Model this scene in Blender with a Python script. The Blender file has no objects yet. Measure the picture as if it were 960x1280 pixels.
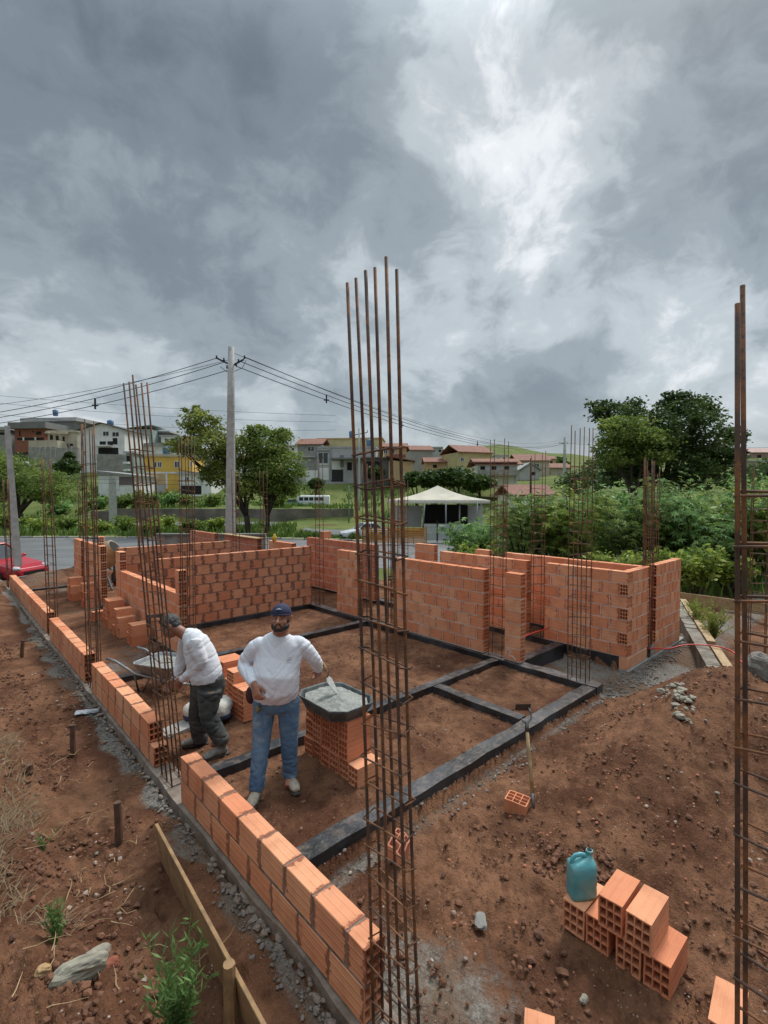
import bpy, math, random
from mathutils import Vector, Matrix, noise
random.seed(7)
R = math.radians
F = 615.0; YH = 618.0; HC = 2.65; TH = R(47.4)
FX, FY = math.cos(TH), math.sin(TH)
scene = bpy.context.scene
col = scene.collection

def WP(px, D, py=None, z=None):
    """world point at horizontal distance D ahead of the lens, in the direction px"""
    r = (px-480)/F*D
    zz = z if z is not None else (HC-(py-YH)/F*D if py is not None else 0)
    return Vector((FX*D+FY*r, FY*D-FX*r, zz))
def PD(x, y):
    D = x*FX+y*FY; r = x*FY-y*FX
    return D, (480+F*r/D if D > .05 else (5000 if r > 0 else -5000))
def rnd(a, b): return random.uniform(a, b)
def fbm(x, y, z=0, o=4):
    s = 0; a = .5
    for i in range(o):
        s += a*noise.noise(Vector((x, y, z+7.3*i))); x *= 2.03; y *= 2.03; z *= 2.03; a *= .5
    return s
def sst(a, b, x):
    t = max(0, min(1, (x-a)/(b-a))); return t*t*(3-2*t)
def lerp(a, b, t): return a+(b-a)*t

# ------------------------------------------------------------------ mesh builder
class MB:
    def __init__(s): s.v=[]; s.f=[]; s.m=[]; s.c=[]; s.uv=[]
    def add(s, vs, fs, mat=0, tint=(.5,.5,.5), uvs=None):
        b = len(s.v); s.v.extend([tuple(p) for p in vs])
        for i, f in enumerate(fs):
            s.f.append([b+k for k in f]); s.m.append(mat); s.c.append(tint)
            s.uv.append(uvs[i] if uvs else None)
    def build(s, name, mats, parent=None, smooth=False, loc=None):
        me = bpy.data.meshes.new(name); me.from_pydata(s.v, [], s.f)
        for m in (mats if isinstance(mats, (list, tuple)) else [mats]): me.materials.append(m)
        if any(s.m): me.polygons.foreach_set('material_index', s.m)
        ca = me.color_attributes.new('tint', 'FLOAT_COLOR', 'CORNER'); d = []
        for f, c in zip(s.f, s.c):
            d.extend((c[0], c[1], c[2], 1.0)*len(f))
        ca.data.foreach_set('color', d)
        if any(u is not None for u in s.uv):
            ul = me.uv_layers.new(name='UVMap'); d = []
            for f, u in zip(s.f, s.uv):
                if u is None: d.extend((0.0, 0.0)*len(f))
                else:
                    for q in u: d.extend(q)
            ul.data.foreach_set('uv', d)
        if smooth: me.polygons.foreach_set('use_smooth', [True]*len(me.polygons))
        me.validate(); me.update()
        o = bpy.data.objects.new(name, me); col.objects.link(o)
        if parent: o.parent = parent
        if loc is not None: recenter(o, loc)
        return o
    def box(s, x0, x1, y0, y1, z0, z1, mat=0, tint=(.5,.5,.5), M=None):
        vs = [Vector(p) for p in ((x0,y0,z0),(x1,y0,z0),(x1,y1,z0),(x0,y1,z0),(x0,y0,z1),(x1,y0,z1),(x1,y1,z1),(x0,y1,z1))]
        if M: vs = [M @ p for p in vs]
        s.add(vs, [(0,3,2,1),(4,5,6,7),(0,1,5,4),(1,2,6,5),(2,3,7,6),(3,0,4,7)], mat, tint)
    def cbox(s, x0, x1, y0, y1, z0, z1, c=.01, mat=0, tint=(.5,.5,.5), M=None):
        """box with chamfered edges"""
        vs = []; idx = {}
        for i, X in enumerate((x0, x1)):
            for j, Y in enumerate((y0, y1)):
                for k, Z in enumerate((z0, z1)):
                    sx = c if i == 0 else -c; sy = c if j == 0 else -c; sz = c if k == 0 else -c
                    idx[i,j,k] = len(vs)
                    vs += [Vector((X, Y+sy, Z+sz)), Vector((X+sx, Y, Z+sz)), Vector((X+sx, Y+sy, Z))]
        I = idx; fs = []
        fs += [(I[0,0,0],I[0,0,1],I[0,1,1],I[0,1,0]), (I[1,0,0],I[1,1,0],I[1,1,1],I[1,0,1])]
        fs += [(I[0,0,0]+1,I[1,0,0]+1,I[1,0,1]+1,I[0,0,1]+1), (I[0,1,0]+1,I[0,1,1]+1,I[1,1,1]+1,I[1,1,0]+1)]
        fs += [(I[0,0,0]+2,I[0,1,0]+2,I[1,1,0]+2,I[1,0,0]+2), (I[0,0,1]+2,I[1,0,1]+2,I[1,1,1]+2,I[0,1,1]+2)]
        for j in (0,1):
            for k in (0,1): fs.append((I[0,j,k]+1,I[0,j,k]+2,I[1,j,k]+2,I[1,j,k]+1))
        for i in (0,1):
            for k in (0,1): fs.append((I[i,0,k]+0,I[i,0,k]+2,I[i,1,k]+2,I[i,1,k]+0))
        for i in (0,1):
            for j in (0,1): fs.append((I[i,j,0]+0,I[i,j,0]+1,I[i,j,1]+1,I[i,j,1]+0))
        for i in (0,1):
            for j in (0,1):
                for k in (0,1): fs.append((I[i,j,k],I[i,j,k]+1,I[i,j,k]+2))
        if M: vs = [M @ p for p in vs]
        s.add(vs, fs, mat, tint)
    def tube(s, pts, rad, n=8, mat=0, tint=(.5,.5,.5), cap=True, ref=None):
        """tube through pts; rad = number or list; each entry number or (a,b) along (side, up)"""
        pts = [Vector(p) for p in pts]; k = len(pts)
        if not isinstance(rad, (list, tuple)): rad = [rad]*k
        vs = []; prev = None
        for i, p in enumerate(pts):
            t = (pts[min(i+1,k-1)]-pts[max(i-1,0)])
            if t.length < 1e-9: t = Vector((0,0,1))
            t.normalize()
            if ref is not None: u = Vector(ref)
            elif prev is not None: u = prev
            else: u = Vector((0,0,1)) if abs(t.z) < .9 else Vector((1,0,0))
            a = u - t*u.dot(t)
            if a.length < 1e-6: a = t.orthogonal()
            a.normalize(); prev = a; b = t.cross(a)
            r = rad[i]; ra, rb = (r if isinstance(r, (tuple, list)) else (r, r))
            for q in range(n):
                w = 2*math.pi*q/n
                vs.append(p + a*(ra*math.cos(w)) + b*(rb*math.sin(w)))
        fs = []
        for i in range(k-1):
            for q in range(n):
                q2 = (q+1) % n
                fs.append((i*n+q, i*n+q2, (i+1)*n+q2, (i+1)*n+q))
        if cap: fs += [tuple(range(n))[::-1], tuple((k-1)*n+q for q in range(n))]
        s.add(vs, fs, mat, tint)
    def ball(s, c, r, n=12, m=8, mat=0, tint=(.5,.5,.5), M=None, jitter=0):
        rx, ry, rz = r if isinstance(r, (tuple, list)) else (r, r, r)
        c = Vector(c); vs = []
        for i in range(m+1):
            th = math.pi*i/m
            for j in range(n if 0 < i < m else 1):
                ph = 2*math.pi*j/n; k = 1+(rnd(-jitter, jitter) if jitter else 0)
                p = Vector((rx*math.sin(th)*math.cos(ph)*k, ry*math.sin(th)*math.sin(ph)*k, rz*math.cos(th)*k))
                vs.append(c + (M @ p if M else p))
        def id(i, j):
            if i == 0: return 0
            if i == m: return 1+(m-1)*n
            return 1+(i-1)*n+j % n
        fs = []
        for i in range(m):
            for j in range(n):
                if i == 0: fs.append((0, id(1,j), id(1,j+1)))
                elif i == m-1: fs.append((id(i,j), id(m,0), id(i,j+1)))
                else: fs.append((id(i,j), id(i+1,j), id(i+1,j+1), id(i,j+1)))
        s.add(vs, fs, mat, tint)
    def prism(s, poly, z0, z1, mat=0, tint=(.5,.5,.5)):
        n = len(poly)
        s.add([(p[0],p[1],z0) for p in poly]+[(p[0],p[1],z1) for p in poly],
              [tuple(range(n))[::-1], tuple(range(n,2*n))]+[(i,(i+1)%n,n+(i+1)%n,n+i) for i in range(n)], mat, tint)

def recenter(o, loc):
    loc = Vector(loc); o.data.transform(Matrix.Translation(-loc)); o.location = loc
def empty(name, loc=(0,0,0), rz=0):
    o = bpy.data.objects.new(name, None); o.empty_display_size = .2; col.objects.link(o)
    o.location = loc; o.rotation_euler = (0,0,rz); return o
def tag(o, label, cat, group=None, kind=None):
    o['label'] = label
    if cat: o['category'] = cat
    if group: o['group'] = group
    o['kind'] = kind or 'thing'
    return o
def copy_tree(o, parent=None):
    c = o.copy(); col.objects.link(c)
    if parent: c.parent = parent
    for ch in list(o.children): copy_tree(ch, c)
    return c

# ------------------------------------------------------------------ node helpers
def mat(name):
    m = bpy.data.materials.new(name); m.use_nodes = True
    nt = m.node_tree; b = nt.nodes['Principled BSDF']
    return m, nt, b
class NT:
    def __init__(s, nt): s.nt = nt
    def n(s, t, **k):
        q = s.nt.nodes.new(t)
        for a, v in k.items():
            if a.startswith('i_'):
                q.inputs[int(a[2:]) if a[2:].isdigit() else a[2:]].default_value = v
            else: setattr(q, a, v)
        return q
    def l(s, a, b): s.nt.links.new(a, b)
    def val(s, x, sock):
        if isinstance(x, (int, float, tuple, list)): sock.default_value = x
        else: s.l(x, sock)
    def math(s, op, a, b=0.0, c=None, clamp=False):
        q = s.n('ShaderNodeMath', operation=op, use_clamp=clamp); s.val(a, q.inputs[0]); s.val(b, q.inputs[1])
        if c is not None: s.val(c, q.inputs[2])
        return q.outputs[0]
    def mix(s, f, a, b, mode='MIX'):
        q = s.n('ShaderNodeMix', data_type='RGBA', blend_type=mode); s.val(f, q.inputs[0])
        s.val(a if not isinstance(a, tuple) else (*a[:3], 1), q.inputs[6]); s.val(b if not isinstance(b, tuple) else (*b[:3], 1), q.inputs[7])
        return q.outputs[2]
    def noise(s, scale, detail=4, rough=.6, vec=None, w=None):
        q = s.n('ShaderNodeTexNoise'); q.inputs['Scale'].default_value = scale
        q.inputs['Detail'].default_value = detail; q.inputs['Roughness'].default_value = rough
        if vec is not None: s.l(vec, q.inputs['Vector'])
        return q.outputs[0]
    def ramp(s, f, lo, hi):
        q = s.n('ShaderNodeMapRange', interpolation_type='SMOOTHSTEP'); s.val(f, q.inputs[0])
        q.inputs[1].default_value = lo; q.inputs[2].default_value = hi
        return q.outputs[0]
    def bump(s, h, dist=.01, strength=1.0, nrm=None):
        q = s.n('ShaderNodeBump'); q.inputs['Distance'].default_value = dist; q.inputs['Strength'].default_value = strength
        s.l(h, q.inputs['Height'])
        if nrm is not None: s.l(nrm, q.inputs['Normal'])
        return q.outputs[0]
    def pos(s): return s.n('ShaderNodeNewGeometry').outputs['Position']
    def obj(s): return s.n('ShaderNodeTexCoord').outputs['Object']
    def tint(s):
        q = s.n('ShaderNodeVertexColor', layer_name='tint')
        p = s.n('ShaderNodeSeparateColor'); s.l(q.outputs[0], p.inputs[0]); return q.outputs[0], p.outputs

def simple(name, c, rough=.7, c2=None, scale=6, bump=0, bscale=40, metal=0, spec=None, world=False, tintvar=0):
    """noise-varied material"""
    m, nt, b = mat(name); t = NT(nt)
    v = t.pos() if world else t.obj()
    n1 = t.noise(scale, 5, .62, v)
    c2 = c2 or tuple(x*.72 for x in c)
    k = t.ramp(n1, .35, .68)
    cc = t.mix(k, c, c2)
    if tintvar:
        _, p = t.tint(); f = t.math('MULTIPLY_ADD', p[0], tintvar*2, 1-tintvar)
        q = t.n('ShaderNodeCombineColor'); [t.l(f, q.inputs[i]) for i in range(3)]
        cc = t.mix(1.0, cc, q.outputs[0], 'MULTIPLY')
    t.l(cc, b.inputs['Base Color'])
    b.inputs['Roughness'].default_value = rough; b.inputs['Metallic'].default_value = metal
    if spec is not None: b.inputs['Specular IOR Level'].default_value = spec
    if bump:
        t.l(t.bump(t.noise(bscale, 4, .6, v), bump), b.inputs['Normal'])
    return m
MAT = {}

# terracotta block: tint = (random, block length, joint stain amount), uv in metres
def brick_mat(name, a, b_, stain=(.22,.075,.04)):
    m, nt, b = mat(name); t = NT(nt)
    _, p = t.tint(); P = t.pos()
    uv = t.n('ShaderNodeUVMap', uv_map='UVMap'); sp = t.n('ShaderNodeSeparateXYZ'); t.l(uv.outputs[0], sp.inputs[0])
    u, v = sp.outputs[0], sp.outputs[1]
    base = t.mix(p[0], a, b_)
    n1 = t.noise(5, 4, .6, P)
    base = t.mix(t.math('MULTIPLY', t.ramp(n1, .4, .75), .45), base, tuple(x*.62 for x in a))
    # streaks along the block
    mp = t.n('ShaderNodeMapping'); mp.inputs['Scale'].default_value = (3, 90, 1); t.l(uv.outputs[0], mp.inputs[0])
    ad = t.n('ShaderNodeVectorMath', operation='ADD'); t.l(mp.outputs[0], ad.inputs[0]); t.l(P, ad.inputs[1])
    st = t.noise(1.0, 3, .5, ad.outputs[0])
    base = t.mix(t.math('MULTIPLY', t.ramp(st, .45, .7), .28), base, (.66,.30,.17))
    # damp mortar stain at the ends of each block
    e = t.math('MINIMUM', u, t.math('SUBTRACT', p[1], u))
    nz = t.ramp(t.noise(19, 4, .65, P), .3, .72)
    wob = t.math('MULTIPLY', nz, t.math('MULTIPLY', p[2], .078))
    k = t.math('MULTIPLY', t.ramp(t.math('SUBTRACT', wob, e), -.004, .012), t.ramp(p[2], .05, .3))
    base = t.mix(t.math('MULTIPLY', k, .85), base, stain)
    # cement smears
    n3 = t.noise(9, 5, .7, P)
    base = t.mix(t.math('MULTIPLY', t.ramp(n3, .62, .8), .5), base, (.42,.33,.28))
    t.l(base, b.inputs['Base Color']); b.inputs['Roughness'].default_value = .85; b.inputs['Specular IOR Level'].default_value = .25
    gr = t.math('SINE', t.math('MULTIPLY', v, 2*math.pi/.0475))
    gr = t.math('MULTIPLY', t.ramp(gr, -1, -.55), 1.0)
    hh = t.math('ADD', t.math('MULTIPLY', gr, .6), t.math('ADD', t.math('MULTIPLY', st, .5), t.math('MULTIPLY', t.noise(70, 3, .6, P), .5)))
    t.l(t.bump(hh, .0035, .9), b.inputs['Normal'])
    return m
MAT['brick'] = brick_mat('terracotta block', (.62,.215,.105), (.74,.36,.2))
MAT['brick_dull'] = brick_mat('dull terracotta block', (.55,.205,.11), (.64,.31,.18), (.19,.068,.04))
MAT['brick_red'] = brick_mat('red terracotta block', (.48,.16,.095), (.56,.24,.15))
MAT['brick_or'] = brick_mat('orange terracotta block', (.66,.235,.115), (.76,.38,.22), (.47,.125,.055))
MAT['mortar'] = simple('mortar', (.62,.57,.51), .95, (.45,.40,.35), 12, .004, 60, world=True)
MAT['mortar_dark'] = simple('damp mortar', (.22,.185,.16), .95, (.12,.09,.075), 12, .004, 60, world=True)
MAT['concrete'] = simple('concrete', (.34,.33,.31), .9, (.2,.19,.175), 3, .006, 30, world=True)
MAT['pole'] = simple('pole concrete', (.46,.46,.44), .85, (.34,.34,.325), 5, .003, 30, world=True)
MAT['cement'] = simple('wet mortar', (.28,.28,.255), .6, (.17,.175,.16), 14, .02, 18)

# bitumen painted beam
m, nt, b = mat('bitumen paint'); t = NT(nt); P = t.pos()
n1 = t.noise(2.2, 5, .65, P); n2 = t.noise(9, 5, .7, P)
c = t.mix(t.ramp(n1, .42, .62), (.016,.017,.019), (.045,.048,.055))
g = t.n('ShaderNodeSeparateXYZ'); t.l(t.n('ShaderNodeNewGeometry').outputs['Normal'], g.inputs[0])
dust = t.math('MULTIPLY', t.ramp(n2, .44, .66), t.ramp(g.outputs[2], .4, .9))
c = t.mix(t.math('MULTIPLY', dust, .55), c, (.17,.13,.105))
t.l(c, b.inputs['Base Color']); t.l(t.math('MULTIPLY_ADD', n1, .5, .15), b.inputs['Roughness'])
t.l(t.bump(t.noise(25, 4, .6, P), .006), b.inputs['Normal']); MAT['bitumen'] = m

# rusty reinforcing bar
m, nt, b = mat('rusty rebar'); t = NT(nt); P = t.obj()
n1 = t.noise(7, 4, .6, P); n2 = t.noise(60, 2, .6, P)
c = t.mix(t.ramp(n1, .4, .62), (.085,.05,.035), (.24,.10,.038)); c = t.mix(t.ramp(n2, .5, .8), c, (.05,.037,.031))
t.l(c, b.inputs['Base Color']); b.inputs['Roughness'].default_value = .75; b.inputs['Metallic'].default_value = .1
sp = t.n('ShaderNodeSeparateXYZ'); t.l(P, sp.inputs[0])
rb = t.math('SINE', t.math('MULTIPLY', sp.outputs[2], 2*math.pi/.012))
MAT['rebar'] = m
MAT['rust_light'] = simple('orange rusty wire', (.2,.075,.022), .8, (.09,.04,.02), 20, metal=.2)

MAT['wood'] = simple('formwork board', (.34,.2,.09), .8, (.2,.12,.06), 8, .004, 30)
MAT['wood_old'] = simple('weathered stake', (.13,.065,.04), .9, (.07,.038,.025), 12, .006, 25)
MAT['wood_pale'] = simple('pale timber', (.42,.29,.15), .75, (.3,.19,.09), 14, .002, 40)
MAT['skin'] = simple('tanned skin', (.38,.17,.105), .5, (.30,.125,.078), 12, .001, 60)
MAT['skin2'] = simple('darker tanned skin', (.28,.115,.068), .5, (.22,.088,.052), 12, .001, 60)
MAT['hairblack'] = simple('black hair', (.012,.011,.01), .6, (.02,.018,.016), 60, .004, 120)
MAT['hairgrey'] = simple('greying hair', (.035,.034,.033), .65, (.075,.075,.073), 90, .005, 150)
MAT['eyew'] = simple('eye white', (.33,.29,.26), .6); MAT['black'] = simple('black rubber', (.012,.012,.013), .5)
MAT['navy'] = simple('navy cap cloth', (.018,.022,.06), .85, (.028,.03,.07), 20, .001, 200)
MAT['boot'] = simple('dusty cream boot leather', (.42,.37,.29), .8, (.27,.21,.15), 18, .003, 60)
MAT['sole'] = simple('dark boot sole', (.06,.048,.04), .85)
MAT['shoe'] = simple('dusty grey shoe', (.24,.235,.21), .85, (.13,.12,.1), 18, .003, 60)
MAT['steel'] = simple('worn steel', (.2,.2,.2), .45, (.1,.09,.08), 15, .001, 50, metal=.7)
MAT['galv'] = simple('galvanised tube', (.33,.35,.36), .5, (.22,.22,.22), 12, metal=.5)
MAT['tray'] = simple('dark plastic tray', (.045,.055,.055), .55, (.12,.13,.125), 9, .002, 40)
MAT['white'] = simple('white paint', (.7,.7,.68), .7, (.52,.52,.5), 3)
MAT['glass'] = simple('window glass', (.025,.03,.035), .12, (.04,.045,.05), 3)
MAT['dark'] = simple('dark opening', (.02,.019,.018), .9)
MAT['cable'] = simple('cable sheath', (.02,.02,.022), .6)
MAT['tile'] = simple('clay roof tiles', (.26,.11,.07), .85, (.16,.075,.055), 1.5, .03, 8)
MAT['asphalt'] = simple('asphalt', (.085,.088,.092), .85, (.06,.062,.066), .35, .003, 60, world=True)
MAT['bark'] = simple('bark', (.07,.05,.035), .95, (.035,.026,.02), 8, .02, 14)

def cloth(name, c, c2, wr=.02, dirt=None, dirtz=None):
    m, nt, b = mat(name); t = NT(nt); v = t.obj()
    cc = t.mix(t.ramp(t.noise(4, 4, .6, v), .4, .7), c, c2)
    if dirt:
        cc = t.mix(t.math('MULTIPLY', t.ramp(t.noise(3.2, 5, .65, v), .5, .72), .65), cc, dirt)
    t.l(cc, b.inputs['Base Color']); b.inputs['Roughness'].default_value = .9; b.inputs['Specular IOR Level'].default_value = .15
    mp = t.n('ShaderNodeMapping'); mp.inputs['Scale'].default_value = (5, 5, 9); mp.inputs['Rotation'].default_value = (.5,.3,.2); t.l(v, mp.inputs[0])
    w = t.noise(1.6, 3, .5, mp.outputs[0])
    w2 = t.math('ABSOLUTE', t.math('SUBTRACT', w, .5))
    t.l(t.bump(w2, wr*.8, .7, t.bump(t.noise(260, 2, .5, v), .0006)), b.inputs['Normal'])
    return m
MAT['shirt'] = cloth('white cotton shirt', (.72,.73,.78), (.66,.67,.72), .004, (.60,.59,.60))
MAT['shirt2'] = cloth('white worn shirt', (.70,.71,.75), (.64,.64,.67), .005, (.53,.49,.44))
MAT['jeans'] = cloth('blue denim', (.085,.155,.26), (.17,.25,.34), .008, (.36,.40,.40))
MAT['trousers'] = cloth('dark grey trousers', (.055,.057,.055), (.10,.10,.093), .006, (.15,.13,.11))
MAT['bag'] = cloth('dusty cement bag', (.5,.49,.44), (.38,.36,.32), .03, (.25,.22,.18))

# foliage
def leafmat(name, a, b_, tr=.25):
    m, nt, b = mat(name); t = NT(nt); _, p = t.tint()
    cc = t.mix(p[0], a, b_); t.l(cc, b.inputs['Base Color']); b.inputs['Roughness'].default_value = .55
    b.inputs['Specular IOR Level'].default_value = .35
    tl = t.n('ShaderNodeBsdfTranslucent'); t.l(cc, tl.inputs[0]); mx = t.n('ShaderNodeMixShader'); mx.inputs[0].default_value = tr
    t.l(b.outputs[0], mx.inputs[1]); t.l(tl.outputs[0], mx.inputs[2]); t.l(mx.outputs[0], nt.nodes['Material Output'].inputs[0])
    return m
MAT['leaf_mid'] = leafmat('mid green leaves', (.085,.14,.025), (.30,.38,.085), .45)
MAT['leaf_dark'] = leafmat('dark green leaves', (.026,.056,.014), (.12,.18,.042), .35)
MAT['leaf_olive'] = leafmat('olive leaves', (.10,.135,.025), (.36,.40,.09), .45)
MAT['leaf_castor'] = leafmat('castor bean leaves', (.08,.18,.045), (.34,.52,.17), .45)
MAT['leaf_yel'] = leafmat('yellow green leaves', (.11,.18,.024), (.44,.52,.11), .45)
MAT['grass'] = leafmat('street grass', (.055,.11,.018), (.17,.26,.05))
MAT['straw'] = leafmat('dry straw', (.10,.065,.035), (.26,.185,.10), .1)
MAT['weed'] = leafmat('weed leaves', (.07,.14,.035), (.2,.32,.1))
# ------------------------------------------------------------------ terrain
DK = [17.2,21.5,45,62,66.2,67.6,74,90,105,120,150,250,400,900]
TB = {-500:[-.62,-.72,-1,-1,-1,-1,-1,1.5,4.5,8,12,14,14,8],
      0:   [-.62,-.72,-1,-1,-1,-1,-1,2,5.5,9.5,12,14,14,8],
      80:  [-.62,-.72,-1,-1,-1,-1,-.8,3,6,9,12,14,14,8],
      115: [-.7,-.8,-1,-1,-1,.2,.6,3.2,6.8,8.8,12,14,14,8],
      200: [-.8,-1,-1,-1,-1,.7,.8,2.0,4.5,7.5,11,13,12,8],
      300: [-.9,-1,-1,-1,-1,.7,.8,1.2,5,6,10,10,10,8],
      440: [-1.0,-1.3,-1.2,-1,-1,.6,.6,.6,5.2,5.8,6,6,8,8],
      470: [-1.0,-1.3,-1.2,-1,-1,-.9,-.6,1,5,5.8,6,6,12,8],
      560: [-1.0,-1.4,-1.3,-1.1,-1,-1,-.5,1,4.5,5.5,6,10,38,20],
      620: [-1.0,-1.4,-1.3,-1.1,-1,-1,-.5,0,4,6,8,12,43,20],
      700: [-.9,-1.2,-1.2,-1,-1,-1,-.5,1,4,6.5,8.5,12,36,20],
      800: [-.8,-1,-1,-1,-1,-1,-.5,2,5,7,9,14,28,20],
      960: [-.7,-.9,-.9,-1,-1,-1,-.5,3,6,8,14,26,36,20],
      1500:[-.7,-.9,-.9,-1,-1,-1,-.5,3,6,8,14,26,36,20]}
TK = sorted(TB)
def interp(xs, ys, x):
    if x <= xs[0]: return ys[0]
    for i in range(1, len(xs)):
        if x <= xs[i]:
            t = (x-xs[i-1])/(xs[i]-xs[i-1]); return ys[i-1]+(ys[i]-ys[i-1])*t
    return ys[-1]
def far_h(D, px):
    px = max(TK[0], min(TK[-1], px))
    for i in range(1, len(TK)):
        if px <= TK[i]:
            t = (px-TK[i-1])/(TK[i]-TK[i-1]); t = t*t*(3-2*t) if D > 70 else t
            return lerp(interp(DK, TB[TK[i-1]], D), interp(DK, TB[TK[i]], D), t)
def gau(x, y, cx, cy, sx, sy): return math.exp(-((x-cx)/sx)**2-((y-cy)/sy)**2)
def near_h(x, y):
    """height, lumpiness, grey dust"""
    grey = 0; lump = 1.0
    if x < 1.47:                                            # strip left of the long wall
        e = sst(.75, .2, x+.10*math.sin(y*1.7)+.06*math.sin(y*4.1))
        h = -.07+.30*e+.30*sst(.2, -3, x)
        h = lerp(h, max(h, .12+.2*sst(1.4, .6, x)), sst(12, 15.5, y))
        grey = sst(1.24, 1.44, x+.22*noise.noise(Vector((x*2, y*2.3, 3))))*.85
        lump = .5+1.2*e
    elif y > 2.9 or x < 1.6:
        h = -.09; lump = .55
        if x < 3.0 and y > 7.8: h = -.07; lump = .12; grey = .36+.45*noise.noise(Vector((x, y, 9)))
        if x > 6.85 and x < 8.2 and y < 4.3: h = -.24; grey = .7; lump = .2
        if x > 9.3: h = -.28; lump = 1.0
        if x > 9.2 and y > 3.3: h = -.25
    else:
        h = -.21
        h += .86*gau(x, y, 6.5, 1.42, 1.9, .92) + .10*gau(x, y, 4.5, 1.9, 1.2, .6)
        h += .06*gau(x, y, 3.9, .9, .7, .7)
        d = math.sqrt(max(0, (x-7.0)**2+(y-1.0)**2))
        h -= .18*sst(7.0, 7.6, x+.2*math.sin(y*5))
        grey = max(sst(2.62, 2.88, y+.16*noise.noise(Vector((x*2.3, y*2, 1))))*.6, sst(6.6, 7.0, x)*sst(2.2, 2.7, y)*.8)
        grey = max(grey, .9*gau(x, y, 1.9, 1.7, .6, .8), .75*sst(7.5, 7.9, x)*sst(1.9, 1.3, y)*sst(10.5, 9.5, x))
        lump = 1.1 - .8*grey
        if x > 7.2 and y > 2.0: lump = .3
    if x > 6.7 and 2.2 < y < 3.3:                            # no step beside the corner room
        h = lerp(h, -.235, sst(2.3, 2.9, y)*sst(6.7, 7.1, x)); grey = max(grey, .7*sst(2.4, 2.9, y)); lump *= .5
    r = math.hypot(x, y)
    h += .75*sst(1.7, .3, r)                                # low rise where the photographer stands
    return h, lump, grey
def H(x, y, full=False):
    D, px = PD(x, y)
    if D < 21.5:
        h, lump, grey = near_h(x, y)
        q = sst(60, 110, px); h += .42*gau(x, y, 3.4, 18.2, 1.0, .8)+.25*gau(x, y, 2.2, 17.9, .6, .7)
        t = sst(lerp(15.4, 17.5, q), lerp(17.2, 21.5, q), D) if D > 0 else 0
        if y < -3 or x < -3: lump *= .5
        f = far_h(max(D, 17.2), px) if D > 5 else -1
        h = lerp(h, f, t); lump *= (1-t); grey *= (1-t)
        if D > 17.5: lump *= .7
    else:
        h = far_h(D, px); lump = 0; grey = 0
        if D > 74: h += .5*fbm(x*.06, y*.06)*min(1, (D-74)/20)
    gr = 0
    if D > 9:
        gr = sst(15.5, 17.5, D)
        if px < 470 and D < 44: gr = 0
        if D > 41: gr = 1
        if x > 10.5 and px > 560: gr = max(gr, sst(10.5, 13, x)*.5)
    gr *= (.72+.5*noise.noise(Vector((x*.3, y*.3, 5)))) if D < 60 else 1
    return h, lump, grey, gr
def HZ(x, y): return H(x, y)[0]

_PR = {}
def _prints():
    random.seed(77)
    def add(x, y, a, s=1.0):
        for i in range(int((x-.25)//.25), int((x+.25)//.25)+1):
            for j in range(int((y-.25)//.25), int((y+.25)//.25)+1): _PR.setdefault((i,j), []).append((x, y, math.cos(a), math.sin(a), s))
    for k in range(420):
        x, y = rnd(1.8, 6.6), rnd(3.2, 7.6)
        if abs(y-4.57) < .16: continue
        add(x, y, rnd(0,6.3), rnd(.6,1.1))
    for k in range(130): add(rnd(.7,1.2), rnd(2.2, 9), random.gauss(1.57,.35), rnd(.7,1.1))
    for k in range(260): add(rnd(1.8,6.5), rnd(.4,2.7), rnd(0,6.3), rnd(.5,1))
def dent(x, y):
    d = 0
    for (a, b, c, s_, k) in _PR.get((int(x//.25), int(y//.25)), ()):
        u = ((x-a)*c+(y-b)*s_)/.145; v = (-(x-a)*s_+(y-b)*c)/.055; q = u*u+v*v
        if q < 2.6: d += k*(-.020*math.exp(-(q**2))+.009*math.exp(-((q-1.5)/.5)**2))
    return d
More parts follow.
